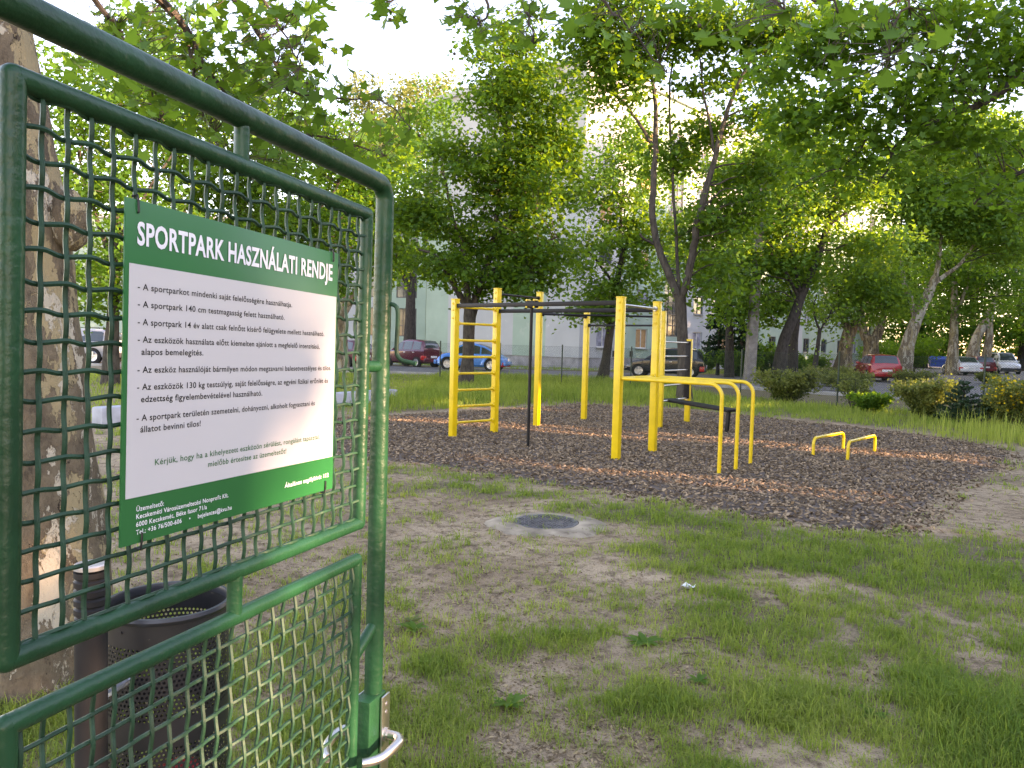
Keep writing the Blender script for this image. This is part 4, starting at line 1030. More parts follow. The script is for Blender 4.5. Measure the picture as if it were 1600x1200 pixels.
P = [G(0, .010, .272), G(0, .022, .272), G(0, .031, .262), G(0, .032, .23), G(0, .031, .19), G(0, .034, .176), G(0, .043, .168), G(0, .058, .165), G(0, .072, .163)]
hp, hr = polyline([(*p_, .0042) for p_ in P], 3)
MB().tube(hp, hr, 9).build('latch_hook', M['wire'], gate)

# ------------------------------------------------------------------ sign on the gate
sign = thing('rules_sign', 'green and white sports park rules sign tied to the gate mesh', 'sign', mw=gmw(-.4045, .0085, -.049))
S = lambda s, w, k=0.0: (s + .4045, -k, w + .049)
MB().box(S(-.4045, .1465, -.0002), (.449, .0028, .391), None, .001).build('panel', M['sign_green'], sign)
MB().box(S(-.4035, .1375, .0013), (.4385, .0008, .265)).build('white_field', M['sign_white'], sign)
def text(body, s0, w0, s1, w1, cap, mt, bold=0.0, lift=.0020, tall=1.0):
    cu = bpy.data.curves.new('lettering', 'FONT'); cu.body = body; cu.size = 1.0; cu.offset = bold; cu.resolution_u = 3
    if bold: cu.space_character = 1.06
    ob = bpy.data.objects.new('lettering', cu); COL.objects.link(ob)
    bpy.context.view_layer.update()
    me = bpy.data.meshes.new_from_object(ob.evaluated_get(bpy.context.evaluated_depsgraph_get()))
    bpy.data.objects.remove(ob); bpy.data.curves.remove(cu)
    me.name = 'lettering'; co = np.empty(len(me.vertices) * 3); me.vertices.foreach_get('co', co); co = co.reshape(-1, 3)
    x0, x1 = co[:, 0].min(), co[:, 0].max()
    L_ = math.hypot(s1 - s0, w1 - w0); sx = L_ / (x1 - x0); sy = cap / .73
    an = math.atan2(w1 - w0, s1 - s0)
    X = (co[:, 0] - x0) * sx; Z = co[:, 1] * sy
    b = S(s0, w0, lift)
    out = np.stack([b[0] + X * math.cos(an) - Z * math.sin(an), np.full(len(X), b[1]), b[2] + X * math.sin(an) + Z * math.cos(an)], 1)
    me.vertices.foreach_set('co', out.astype(np.float32).ravel()); me.materials.clear(); me.materials.append(mt); me.update()
    return link('lettering', me, sign)
text('SPORTPARK HASZN\u00c1LATI RENDJE', -.6125, .2925, -.1985, .2958, .0262, M['print_white'], .028)
K = M['print_black']
for t, a, b in [("- A sportparkot mindenki saj\u00e1t felel\u0151ss\u00e9g\u00e9re haszn\u00e1lhatja.", (-.6106, .2415), (-.310, .2438)),
                ("- A sportpark 140 cm testmagass\u00e1g felett haszn\u00e1lhat\u00f3.", (-.6102, .2220), (-.3286, .2239)),
                ("- A sportpark 14 \u00e9v alatt csak feln\u0151tt k\u00eds\u00e9r\u0151 fel\u00fcgyelete mellett haszn\u00e1lhat\u00f3.", (-.6098, .2018), (-.2191, .2040)),
                ("- Az eszk\u00f6z\u00f6k haszn\u00e1lata el\u0151tt kiemelten aj\u00e1nlott a megfelel\u0151 intenzit\u00e1s\u00fa,", (-.6094, .1820), (-.2313, .1834)),
                ("alapos bemeleg\u00edt\u00e9s.", (-.6035, .1679), (-.5012, .1687)),
                ("- Az eszk\u00f6z haszn\u00e1l\u00f3j\u00e1t b\u00e1rmilyen m\u00f3don megzavarni balesetvesz\u00e9lyes \u00e9s tilos.", (-.6090, .1474), (-.1951, .1490)),
                ("- Az eszk\u00f6z\u00f6k 130 kg tests\u00falyig, saj\u00e1t felel\u0151ss\u00e9gre, az egy\u00e9ni fizikai er\u0151nl\u00e9t \u00e9s", (-.6092, .1277), (-.2040, .1285)),
                ("edzetts\u00e9g figyelembev\u00e9tel\u00e9vel haszn\u00e1lhat\u00f3.", (-.6031, .1136), (-.3780, .1135)),
                ("- A sportpark ter\u00fclet\u00e9n szemetelni, doh\u00e1nyozni, alkoholt fogyasztani \u00e9s", (-.6091, .0922), (-.2418, .0933)),
                ("\u00e1llatot bevinni tilos!", (-.6032, .0789), (-.5036, .0791))]:
    text(t, *a, *b, .0076, K, .014)
text("K\u00e9rj\u00fck, hogy ha a kihelyezett eszk\u00f6z\u00f6n s\u00e9r\u00fcl\u00e9st, rong\u00e1l\u00e1st tapasztal,", -.580, .0385, -.2249, .0382, .0076, M['print_green'], .012)
text("miel\u0151bb \u00e9rtes\u00edtse az \u00fczemeltet\u0151t!", -.4883, .0250, -.3165, .0246, .0076, M['print_green'], .012)
Wt = M['print_white']
text("\u00dczemeltet\u0151:", -.6067, -.0116, -.564, -.0119, .0058, Wt, .012, .0016)
text("Kecskem\u00e9ti V\u00e1ros\u00fczemeltet\u00e9si Nonprofit Kft.", -.6067, -.0203, -.4465, -.0207, .0058, Wt, .012, .0016)
text("6000 Kecskem\u00e9t, B\u00e9ke fasor 71/a", -.6067, -.0294, -.4885, -.0293, .0058, Wt, .012, .0016)
text("Tel.: +36 76/500-606     \u2022     bejelentes@kvu.hu", -.6067, -.0386, -.4394, -.0384, .0058, Wt, .012, .0016)
text("\u00c1ltal\u00e1nos seg\u00e9lyh\u00edv\u00f3: 112", -.3174, -.0278, -.1943, -.0274, .0068, Wt, .016, .0016)
for s, w, q_ in ((-.613, .334, 1), (-.198, .334, 1), (-.600, -.044, -1), (-.206, -.040, -1)):
    P = [S(s, w + .012 * q_, -.006), S(s + .001, w + .013 * q_, .001), S(s, w + .004 * q_, .0035), S(s + .001, w - .006 * q_, .003), S(s + .002, w - .008 * q_, -.004)]
    MB().tube(P, .0013, 6).build('cable_tie', M['black_plastic'], sign)

# ------------------------------------------------------------------ litter bin and its post
pp_ = at(142, 880, 1.83); zt = pp_[2]
bpost = thing('bin_post', 'round graphite post with grooved head beside the litter bin', 'post', (pp_[0], pp_[1], 0))
pr_ = .0365; prof = [(pr_, -.15), (pr_, zt - .13)]
for k in range(5):
    z0 = zt - .118 + k * .0225; prof += [(pr_ * .90, z0 - .008), (pr_ * .90, z0 - .006), (pr_ * 1.03, z0 - .003), (pr_ * 1.03, z0 + .010)]
MB().lathe(prof, n=28).build('shaft', M['post_grey'], bpost)
MB().lathe([(pr_ * 1.03, zt - .012), (pr_ * 1.03, zt - .003), (pr_ * .96, zt), (.001, zt + .001)], n=28).build('cap', M['post_cap'], bpost)
bc = at(262, 938, 2.13); RB = .163; zr = bc[2]
lb = thing('litter_bin', 'perforated graphite litter bin with rolled rim behind the lower gate panel', 'litter bin', (bc[0], bc[1], zr - .62))
bz = lambda z: z - (zr - .62)
def perforated(z0, z1, rows, cols, r):
    vs = []; fs = []; hz = (z1 - z0) / rows; da = 2 * math.pi / cols; rh = .32
    def pt(a, z): return (r * math.cos(a), r * math.sin(a), z)
    for j in range(rows):
        sh = .5 * da if j % 2 else 0
        for i in range(cols):
            ac = i * da + sh; zc_ = z0 + (j + .5) * hz
            b0 = len(vs)
            sq = [(-.5, -.5), (0, -.5), (.5, -.5), (.5, 0), (.5, .5), (0, .5), (-.5, .5), (-.5, 0)]
            for x_, y_ in sq: vs.append(pt(ac + x_ * da, zc_ + y_ * hz))
            for x_, y_ in sq:
                an = math.atan2(y_, x_); vs.append(pt(ac + rh * math.cos(an) * da, zc_ + rh * math.sin(an) * hz))
            for k in range(8): fs.append((b0 + k, b0 + (k + 1) % 8, b0 + 8 + (k + 1) % 8, b0 + 8 + k))
    return vs, fs
cols = 84
for a, b in ((.345, .545), (.02, .275)):
    v_, f_ = perforated(a, b, int((b - a) / (2 * math.pi * RB / cols)), cols, RB)
    mb = MB(); mb.add(v_, f_); mb.build('perforated_sheet', M['bin'], lb, smooth=False)
for a, b, e_ in ((.545, .61, 0), (.275, .345, 0), (0.0, .02, 0)):
    mb = MB().lathe([(RB + .0005, a), (RB + .0005, b), (RB - .002, b), (RB - .002, a)], n=56, caps=False); mb.build('band', M['bin'], lb)
MB().lathe([(RB - .004, .60), (RB + .004, .606), (RB + .008, .615), (RB + .005, .624), (RB - .004, .624), (RB - .007, .615), (RB - .004, .60)], n=56, caps=False).build('rim', M['bin_rim'], lb)
MB().lathe([(RB - .003, .004), (.002, .004)], n=40, caps=True).build('bottom', M['bin'], lb)
dv_ = np.array([bc[0] - pp_[0], bc[1] - pp_[1]]); ln_ = np.hypot(*dv_); dv_ /= ln_
for z in (.46, .12):
    a = np.array([*(-dv_ * (ln_ - pr_)), z]); b = np.array([*(-dv_ * (RB - .002)), z])
    MB().tube([a, b], .011, 8).build('bracket', M['grey_steel'], lb)
for k in range(6):
    an = k * math.pi / 3 + .2
    MB().tube([((RB) * math.cos(an), RB * math.sin(an), .585), ((RB + .004) * math.cos(an), (RB + .004) * math.sin(an), .585)], .004, 7).build('rivet', M['bin'], lb)
g = np.random.default_rng(9)
rb_ = thing('crumpled_wrapper', 'crumpled red wrapper lying in the bottom of the litter bin', 'rubbish', (bc[0] + .05, bc[1] - .03, zr - .60))
bm = bmesh.new(); bmesh.ops.create_icosphere(bm, subdivisions=3, radius=.085)
for v in bm.verts:
    v.co *= 1 + .28 * (float(fbm(np.array([v.co.x * 9 + v.co.z * 5]), np.array([v.co.y * 9]), .35, 3)[0]) - .5) * 2; v.co.z = v.co.z * .8 + .08
me = bpy.data.meshes.new('wrapper'); bm.to_mesh(me); bm.free(); me.materials.append(M['red']); link('wrapper', me, rb_)

# ------------------------------------------------------------------ small things on the ground
def on_ground(x, y): return float(ground_z(np.array([x]), np.array([y]))[0])
p = gnd(1076, 923); z = on_ground(p[0], p[1])
pa = thing('paper_scrap', 'small crumpled white paper scrap lying in the grass', 'litter', (p[0], p[1], z + .012), .4)
mb = MB(); vs = []; 
for j in range(5):
    for i in range(5): vs.append(((i - 2) * .017, (j - 2) * .017 + .006 * math.sin(i * 2), .012 * math.sin(i * 1.9 + j) + .016 * abs(j - 2) * .5))
mb.add(vs, [(j * 5 + i, j * 5 + i + 1, j * 5 + i + 6, j * 5 + i + 5) for j in range(4) for i in range(4)]).build('sheet', M['paper'], pa, smooth=False)
for (x1, y1, x2, y2), lab in (((1050, 1002, 1120, 1005), 'thin pale stick on bare soil beside the green rosette'), ((1062, 1022, 1096, 1032), 'short dark twig lying on grey soil below the pale stick'), ((742, 1083, 790, 1086), 'brown twig lying on soil right of the gate handle'), ((1040, 956, 1058, 962), 'black twig lying below the white paper scrap')):
    a = gnd(x1, y1); b = gnd(x2, y2); t = thing('twig', lab, 'twig', (a[0], a[1], 0), group='twigs lying on the bare ground')
    za, zb_ = on_ground(*a[:2]) + .008, on_ground(*b[:2]) + .008; c = (a + b) / 2
    tp, tr = polyline([(a[0], a[1], za, .005), (c[0] + .012, c[1] + .02, max(za, zb_) + .012, .004), (b[0], b[1], zb_, .002)], 4)
    MB().tube(tp, tr, 6).build('stem', M['stick'], t, (a[0], a[1], 0))
for px, py, nl, ln, lab in ((1008, 1006, 16, .10, 'broad green leaf rosette in the bare patch at the centre of the lawn'), (1092, 1066, 12, .065, 'small dark leaf rosette below the two sticks'), (796, 1106, 11, .10, 'upright broad-leaved weed right of the gate handle'), (1360, 1120, 9, .08, 'dark ragged weed rosette towards the lower right'), (648, 985, 10, .10, 'dense dark grass tuft right of the gate post')):
    p = gnd(px, py); z = on_ground(p[0], p[1]); t = thing('weed', lab, 'weed', (p[0], p[1], z), group='weeds in the bare ground')
    for k in range(nl):
        an = 2 * math.pi * k / nl + rnd.uniform(-.3, .3); el = rnd.uniform(.15, .75) if ln < .1 or nl > 12 else rnd.uniform(.6, 1.2); l2 = ln * rnd.uniform(.7, 1.2); vs = []
        for i in range(5):
            u_ = i / 4; wv = l2 * .17 * math.sin(math.pi * (u_ * .9 + .08)); x_ = l2 * u_ * math.cos(el * (1 - .6 * u_)); z_ = l2 * u_ * math.sin(el * (1 - .6 * u_)) + .004
            for s in (-1, 1): vs.append((x_ * math.cos(an) - s * wv * math.sin(an), x_ * math.sin(an) + s * wv * math.cos(an), z_ + .15 * wv))
        mb = MB(); mb.add(vs, [(2 * i, 2 * i + 1, 2 * i + 3, 2 * i + 2) for i in range(4)]); lf = mb.build('leaf', M['leaf_lush'], t); at_ = lf.data.attributes.new('tint', 'FLOAT', 'POINT'); at_.data.foreach_set('value', [rnd.uniform(.5, 1)] * len(lf.data.vertices))
p = gnd(643, 971); z = on_ground(p[0], p[1])
t = thing('fallen_leaf', 'pale green fallen plane leaf lying right of the gate post', 'leaf', (p[0], p[1], z + .02), .7)
mb = MB(); mb.add([tuple(v * .11 + np.array([0, 0, .03 * abs(v[0])])) for v in T_MAPLE], [tuple(range(10))]); mb.build('blade', M['leaf_birch'], t, smooth=False)

# ------------------------------------------------------------------ trees
GT = 'maples by the park'
tree('maple_tree', 'bushy maple with forked dark trunk in front of the blank gable', [(726, 605, 0, .23), (731, 560, 0, .20), (733, 510, 0, .20), (736, 482, 0, .24)],
     [[(738, 486, 0, .15), (752, 440, .2, .13), (770, 380, .3, .10), (778, 320, .4, .08), (786, 250, .4, .06), (797, 150, .4, .03)],
      [(733, 486, 0, .13), (715, 455, -.3, .11), (700, 425, -.5, .09), (680, 400, -.8, .06), (655, 390, -1, .03)],
      [(734, 484, 0, .12), (728, 440, -.3, .10), (722, 380, -.2, .08), (705, 330, 0, .06), (690, 250, .1, .03)],
      [(752, 440, .2, .09), (790, 410, -.4, .07), (830, 390, -.7, .05), (870, 370, -.8, .03)],
      [(770, 380, .3, .07), (810, 320, .2, .05), (850, 250, .1, .03)]],
     [(735, 400, 0, 2.6, 2.2, 1.3), (660, 410, -.5, 1.3, 1.5, 1.0), (800, 440, -.6, 1.7, 1.6, .8), (840, 400, -.4, 1.5, 1.6, 1.0), (700, 320, 0, 1.8, 2, 1.4), (830, 300, 0, 1.9, 2.1, 1.6), (765, 230, .3, 2.1, 2.2, 1.8), (845, 160, 0, 1.8, 2, 1.7), (775, 120, 0, 1.5, 1.7, 1.2), (870, 230, 0, 1.2, 1.4, 1.2), (690, 230, .3, 1.0, 1.2, .8), (640, 340, -.2, 1.0, 1.2, .9), (800, 60, .2, 1.2, 1.4, .8)],
     26, M['maple_bark'], M['leaf_maple'], 3.4, 38, .175, T_LOBE, 3, GT, .33, 60, gapn=.43)
tree('maple_tree', 'tall maple with V-forked trunk behind the yellow dip bars', [(1070, 634, 0, 0.189), (1068, 570, 0, 0.150), (1065, 500, 0, 0.146), (1063, 462, 0, 0.163)],
     [[(1060, 466, 0, 0.112), (1046, 430, .1, 0.107), (1030, 390, .2, 0.099), (1020, 340, .2, 0.090), (1020, 290, .2, 0.086), (1024, 225, .2, 0.073), (1022, 150, .1, 0.052), (1008, 60, 0, 0.034), (1000, -40, 0, 0.017)],
      [(1068, 462, 0, 0.112), (1080, 410, -.1, 0.103), (1090, 350, -.2, 0.095), (1102, 300, -.3, 0.086), (1118, 240, -.3, 0.069), (1138, 170, -.4, 0.056), (1170, 100, -.5, 0.043), (1215, 40, -.6, 0.026)],
      [(1024, 232, .2, 0.052), (1000, 195, .1, 0.043), (975, 160, 0, 0.034), (940, 125, -.2, 0.017)],
      [(1062, 460, 0, 0.052), (1055, 350, .5, 0.043), (1050, 250, .6, 0.039), (1046, 150, .7, 0.030), (1058, 40, .7, 0.017)],
      [(1020, 380, .2, 0.043), (1005, 372, 0, 0.030), (1000, 366, -.1, 0.026)],
      [(1118, 240, -.3, 0.043), (1100, 150, 0, 0.030), (1090, 60, .2, 0.017)]],
     [(1000, 40, 0, 1.7, 1.6, 1.0), (1090, 40, 0, 1.5, 1.6, 1.0), (940, 120, -.2, 1.1, 1.2, .7), (1000, 140, .1, 1.0, 1.1, .7), (1180, 60, -.4, 1.5, 1.5, 1.0), (1060, 130, .3, .9, 1.0, .7), (1120, 340, -.2, 1.1, 1.2, .8), (1165, 300, -.2, 1.2, 1.3, .9), (1200, 240, -.3, 1.0, 1.1, .8), (1115, 430, .2, .9, 1.2, .7), (1040, 250, .8, .7, .8, .5), (930, 40, 0, 1.0, 1.1, .8), (1075, 360, .9, .8, .9, .6), (1210, 160, -.5, .9, 1, .7), (960, 70, 0, 1.2, 1.2, .8), (905, 90, .3, .8, 1, .6), (1240, 60, -.3, 1.2, 1.2, .8), (1010, 190, .8, .9, 1.0, .7), (1065, 225, 1.0, .9, 1, .7), (1130, 205, .6, .9, 1, .7), (1095, 120, .3, .9, 1, .6), (1155, 260, .5, .8, .9, .6)],
     21, M['maple_bark'], M['leaf_maple'], 4.0, 36, .16, T_LOBE, 5, GT, .30, 60, gapn=.42)
tree('maple_tree', 'thin young maple with dark slanting trunk between the two big maples', [(940, 600, 0, .22), (947, 560, 0, .19), (954, 510, 0, .17), (962, 450, 0, .13), (972, 400, 0, .11)],
     [[(966, 440, 0, .09), (978, 390, .2, .08), (990, 340, .2, .05), (996, 280, .2, .03)], [(972, 400, 0, .09), (970, 340, 0, .06), (975, 270, 0, .03)], [(962, 450, 0, .07), (935, 410, -.2, .05), (915, 390, -.3, .03)]],
     [(960, 470, -.3, 1.6, 1.6, .9), (920, 490, -.2, 1.0, 1.2, .6), (1000, 440, 0, 1.5, 1.5, 1.0), (950, 380, 0, 1.8, 1.7, 1.2), (990, 320, .2, 1.5, 1.5, 1.1), (930, 300, 0, 1.3, 1.4, .9), (970, 250, 0, 1.1, 1.2, .9), (905, 420, -.3, .9, 1.2, .7), (1020, 370, .2, 1.3, 1.4, 1.0), (1030, 280, .3, 1.2, 1.3, 1.0), (985, 210, .2, 1.1, 1.1, .8)],
     33, M['dark_bark'], M['leaf_lush'], 2.9, 36, .19, T_LOBE, 8, GT, .42, 40)
GB = 'trees behind the wire fence'
tree('leaning_tree', 'dark leaning trunk tree with pale upper stem right of the concrete pole', [(1216, 585, 0, 0.295), (1223, 540, 0, 0.254), (1238, 500, 0, 0.230), (1250, 468, 0, 0.213), (1262, 440, 0, 0.180), (1278, 400, 0, 0.164), (1292, 355, 0, 0.139), (1302, 320, 0, 0.123)],
     [[(1252, 466, 0, 0.098), (1243, 420, -.2, 0.082), (1230, 370, -.3, 0.049), (1222, 330, -.3, 0.025)], [(1250, 468, 0, 0.082), (1225, 420, -.4, 0.066), (1205, 385, -.5, 0.041)], [(1292, 355, 0, 0.098), (1318, 335, -.2, 0.057), (1350, 320, -.3, 0.033)], [(1302, 320, 0, 0.107), (1308, 260, 0, 0.066), (1300, 200, 0, 0.025)]],
     [(1240, 340, 0, 2.2, 2.2, 1.7), (1330, 300, 0, 2.2, 2.2, 1.6), (1190, 400, 0, 1.8, 2, 1.4), (1290, 240, 0, 2.4, 2.4, 1.7), (1210, 260, .3, 2, 2, 1.5), (1165, 480, .3, 1.5, 1.8, 1.2), (1370, 380, 0, 1.8, 1.8, 1.2), (1150, 420, .4, 1.5, 1.6, 1.3), (1255, 420, .6, 1.5, 1.5, 1.1)],
     36, M['dark_bark'], M['leaf_lush'], 2.4, 32, .21, T_LOBE, 12, GB, .46, 45)
tree('pollard_tree', 'stout pollarded tree with thick rough trunk left of the red hatchback', [(1314, 580, 0, .46), (1320, 555, 0, .42), (1324, 530, 0, .38), (1330, 512, 0, .38)],
     [[(1330, 516, 0, .3), (1342, 495, 0, .2), (1350, 470, 0, .12), (1352, 430, 0, .05)], [(1326, 516, 0, .28), (1315, 490, 0, .18), (1306, 450, 0, .08)]],
     [(1340, 470, 0, 2.8, 2.4, 1.7), (1290, 480, -.3, 2, 2, 1.3), (1375, 455, -.3, 2.2, 2, 1.6), (1330, 410, 0, 3, 2.6, 2)], 46, M['pollard_bark'], M['leaf_lush'], 1.6, 26, .22, T_LOBE, 14, GB, .5, 30)
tree('pollard_tree', 'short pollarded trunk with two stubs directly behind the red hatchback', [(1361, 572, 0, .52), (1361, 545, 0, .48), (1360, 525, 0, .50)],
     [[(1354, 530, 0, .35), (1346, 508, 0, .26), (1340, 490, 0, .12)], [(1368, 530, 0, .35), (1376, 508, 0, .28), (1384, 480, 0, .12), (1388, 440, 0, .05)]],
     [(1370, 450, 0, 2.4, 2.4, 1.6), (1410, 470, 0, 2.2, 2.2, 1.4), (1345, 440, .3, 2, 2, 1.5)], 52, M['pollard_bark'], M['leaf_dark'], 1.6, 26, .24, T_LOBE, 15, GB, .5, 25)
tree('slim_tree', 'slim dark forked sapling in front of the right end of the block', [(1270, 578, 0, .12), (1278, 540, 0, .10), (1281, 515, 0, .09)],
     [[(1281, 517, 0, .06), (1272, 490, 0, .04), (1275, 460, 0, .03)], [(1281, 517, 0, .06), (1292, 500, 0, .04), (1302, 480, 0, .03)]], [(1285, 480, 0, 1.4, 1.4, .8), (1262, 530, 0, .8, .9, .5), (1300, 530, 0, .7, .8, .5)], 38, M['dark_bark'], M['leaf_lush'], 1.2, 26, .18, T_LOBE, 16, GB, .4, 14)
tree('slim_tree', 'straight dark trunk directly right of the leaning tree', [(1236, 580, 0, .27), (1240, 530, 0, .24), (1246, 480, 0, .2), (1250, 420, 0, .12)], [[(1246, 480, 0, .1), (1232, 450, 0, .06), (1222, 420, 0, .03)]],
     [(1245, 420, 0, 1.8, 1.8, 1.5), (1225, 470, 0, 1.0, 1.1, .7)], 41, M['dark_bark'], M['leaf_dark'], 1.4, 26, .2, T_LOBE, 17, GB, .45, 20)
tree('plane_tree', 'pale mottled plane tree leaning right over the street', [(1408, 568, 0, .48), (1418, 540, 0, .42), (1428, 510, 0, .38), (1440, 480, 0, .34), (1452, 456, 0, .30), (1462, 432, 0, .22)],
     [[(1432, 500, 0, .24), (1424, 470, 0, .20), (1414, 448, 0, .17), (1411, 430, 0, .14), (1405, 380, 0, .05)], [(1460, 438, 0, .18), (1468, 400, 0, .14), (1472, 360, 0, .10), (1480, 300, 0, .04)], [(1458, 444, 0, .16), (1480, 428, 0, .13), (1502, 410, 0, .10), (1530, 370, 0, .05)]],
     [(1440, 350, 0, 3.2, 3, 2.2), (1510, 320, 0, 3.2, 3, 2.2), (1400, 390, 0, 2.2, 2.2, 1.5), (1560, 370, 0, 2.8, 2.6, 1.9), (1480, 250, 0, 3.2, 3, 2.2), (1570, 260, 0, 3, 3, 2.2), (1400, 280, 0, 2.8, 2.8, 2)], 50, M['plane_far'], M['leaf_lush'], 2.0, 30, .27, T_LOBE, 18, GB, .55, 45)
tree('plane_tree', 'straight grey plane trunk left of the white saloon car', [(1488, 566, 0, .36), (1490, 530, 0, .32), (1491, 490, 0, .28), (1491, 440, 0, .2)], [[(1491, 490, 0, .2), (1510, 450, 0, .12), (1520, 400, 0, .05)]],
     [(1500, 420, 0, 3.6, 3.2, 2.2), (1560, 440, -.5, 3, 3, 2), (1470, 470, .5, 2.5, 2.4, 1.6), (1530, 480, .5, 2.2, 2, 1.2)], 60, M['plane_far'], M['leaf_dark'], 1.1, 26, .28, T_LOBE, 19, GB, .55, 30)
tree('plane_tree', 'twin brown plane trunks leaning right behind the dark red car', [(1516, 562, 0, .5), (1524, 535, 0, .42), (1535, 510, 0, .36), (1546, 485, 0, .3)], [[(1540, 560, 0, .4), (1545, 530, 0, .34), (1547, 500, 0, .28), (1560, 450, 0, .1)], [(1546, 487, 0, .2), (1560, 455, 0, .12), (1575, 400, 0, .05)]],
     [(1570, 400, 0, 4, 3.6, 2.6), (1620, 340, 0, 4, 4, 3), (1540, 320, 0, 4, 4, 3), (1600, 480, 0, 3, 3, 1.6)], 68, M['plane_far'], M['leaf_lush'], .9, 26, .3, T_LOBE, 20, GB, .6, 30)
tree('broadleaf_tree', 'leafy tree hiding the block between the V-forked maple and the concrete pole', [(1140, 575, 0, .2), (1140, 500, 0, .18), (1138, 440, 0, .14), (1136, 380, 0, .1)], [[(1138, 440, 0, .1), (1170, 380, 0, .06), (1195, 330, 0, .03)]],
     [(1130, 420, 0, 1.9, 1.9, 1.4), (1180, 370, 0, 2.0, 2, 1.5), (1105, 340, 0, 1.7, 1.8, 1.3), (1150, 270, 0, 2.0, 2, 1.6), (1200, 470, 0, 1.5, 1.6, 1.2), (1220, 300, 0, 2, 2, 1.6), (1240, 220, .5, 2.2, 2.2, 1.6), (1075, 400, .5, 1.2, 1.4, 1.0)], 42, M['dark_bark'], M['leaf_lush'], 2.4, 32, .24, T_LOBE, 27, GB, .5, 40)
GF = 'far trees closing the street'
for px, Yd, cl, lf, lab, sd_ in [(1600, 85, [(1600, 480, 0, 5, 4, 3), (1640, 400, 0, 6, 5, 4), (1560, 520, 0, 4, 4, 1.6), (1610, 540, 2, 5, 3, 1.4)], 'leaf_dark', 'dark dense tree closing the street behind the white van', 31),
                                 (1440, 88, [(1440, 500, 0, 6, 5, 3.2), (1400, 420, 0, 5, 5, 4), (1480, 420, 0, 5, 5, 4), (1450, 540, 0, 6, 4, 1.6)], 'leaf_dark', 'dark dense tree behind the blue waste container', 32),
                                 (1520, 105, [(1520, 330, 0, 8, 6, 5), (1450, 260, 0, 7, 6, 5), (1580, 230, 0, 7, 6, 5), (1500, 200, 0, 6, 6, 4)], 'leaf_lush', 'tall sunlit tree rising behind the leaning plane tree', 33)]:
    tree('broadleaf_tree', lab, [(px, 562, 0, .5), (px, 520, 0, .4), (px, 470, 0, .3)], [], cl, Yd, M['dark_bark'], M[lf], .75, 24, .42, T_QUAD, sd_, GF, .75, 24)
GL = 'trees behind the gate'
tree('broadleaf_tree', 'broad bright tree left of the sign behind the gate mesh', [(172, 590, 0, .2), (176, 500, 0, .17), (180, 420, 0, .14), (184, 330, 0, .1)], [[(180, 420, 0, .1), (150, 340, 0, .06), (125, 250, 0, .03)], [(182, 380, 0, .1), (230, 300, 0, .05), (270, 240, 0, .03)]],
     [(150, 420, 0, 1.6, 1.6, 1.2), (210, 330, 0, 1.8, 1.8, 1.4), (130, 270, 0, 1.6, 1.6, 1.2), (180, 200, 0, 1.7, 1.7, 1.2), (250, 400, 0, 1.6, 1.6, 1.0), (110, 130, 0, 1.5, 1.6, 1.1), (230, 130, 0, 1.6, 1.6, 1.1), (140, 480, 0, 1.0, 1.1, .5)], 23, M['maple_bark'], M['leaf_lush'], 2.4, 34, .18, T_LOBE, 41, GL, .42, 40)
tree('broadleaf_tree', 'leafy tree directly behind the rules sign', [(310, 580, 0, .22), (312, 500, 0, .19), (318, 420, 0, .16), (320, 330, 0, .1)], [[(318, 420, 0, .1), (360, 350, 0, .06), (400, 300, 0, .03)], [(318, 400, 0, .1), (280, 320, 0, .06), (260, 270, 0, .03)]],
     [(310, 280, 0, 2, 2, 1.5), (380, 330, 0, 1.8, 1.8, 1.3), (280, 200, 0, 1.9, 1.9, 1.4), (350, 150, 0, 1.7, 1.8, 1.2), (420, 250, 0, 1.6, 1.6, 1.2), (320, 400, 0, 1.9, 1.8, 1.1), (250, 60, 0, 1.6, 1.6, 1.2)], 27, M['maple_bark'], M['leaf_maple'], 2.2, 34, .19, T_LOBE, 42, GL, .44, 40)
tree('broadleaf_tree', 'tree showing above the top rail corner of the gate', [(455, 575, 0, .24), (452, 500, 0, .2), (450, 420, 0, .16), (452, 330, 0, .1)], [[(450, 420, 0, .1), (490, 340, 0, .06), (530, 290, 0, .03)], [(450, 400, 0, .1), (420, 320, 0, .06)]],
     [(450, 300, 0, 2.2, 2.2, 1.6), (420, 380, 0, 2, 2, 1.4), (520, 350, 0, 2.1, 2, 1.5), (480, 220, 0, 2, 2, 1.5), (420, 150, 0, 1.9, 2, 1.4), (545, 260, 0, 1.5, 1.6, 1.1), (500, 430, 0, 1.8, 1.8, 1.1)], 32, M['dark_bark'], M['leaf_dark'], 2.1, 32, .21, T_LOBE, 43, GL, .46, 40)
tree('plane_tree', 'pale plane trunk seen through the mesh beside the gate post', [(528, 562, 0, .42), (530, 510, 0, .36), (533, 460, 0, .32), (536, 420, 0, .26), (540, 380, 0, .2)], [[(531, 500, 0, .2), (548, 470, 0, .17), (560, 440, 0, .1)], [(540, 380, 0, .16), (560, 310, 0, .1), (580, 240, 0, .05)]],
     [(560, 340, 0, 2.4, 2.4, 1.8), (600, 400, 0, 2.0, 2.0, 1.4), (540, 270, 0, 2.2, 2.2, 1.6), (620, 320, 0, 1.8, 2, 1.4), (590, 240, 0, 2, 2, 1.5)], 38, M['plane_far'], M['leaf_maple'], 2.0, 32, .24, T_LOBE, 44, GL, .5, 40)
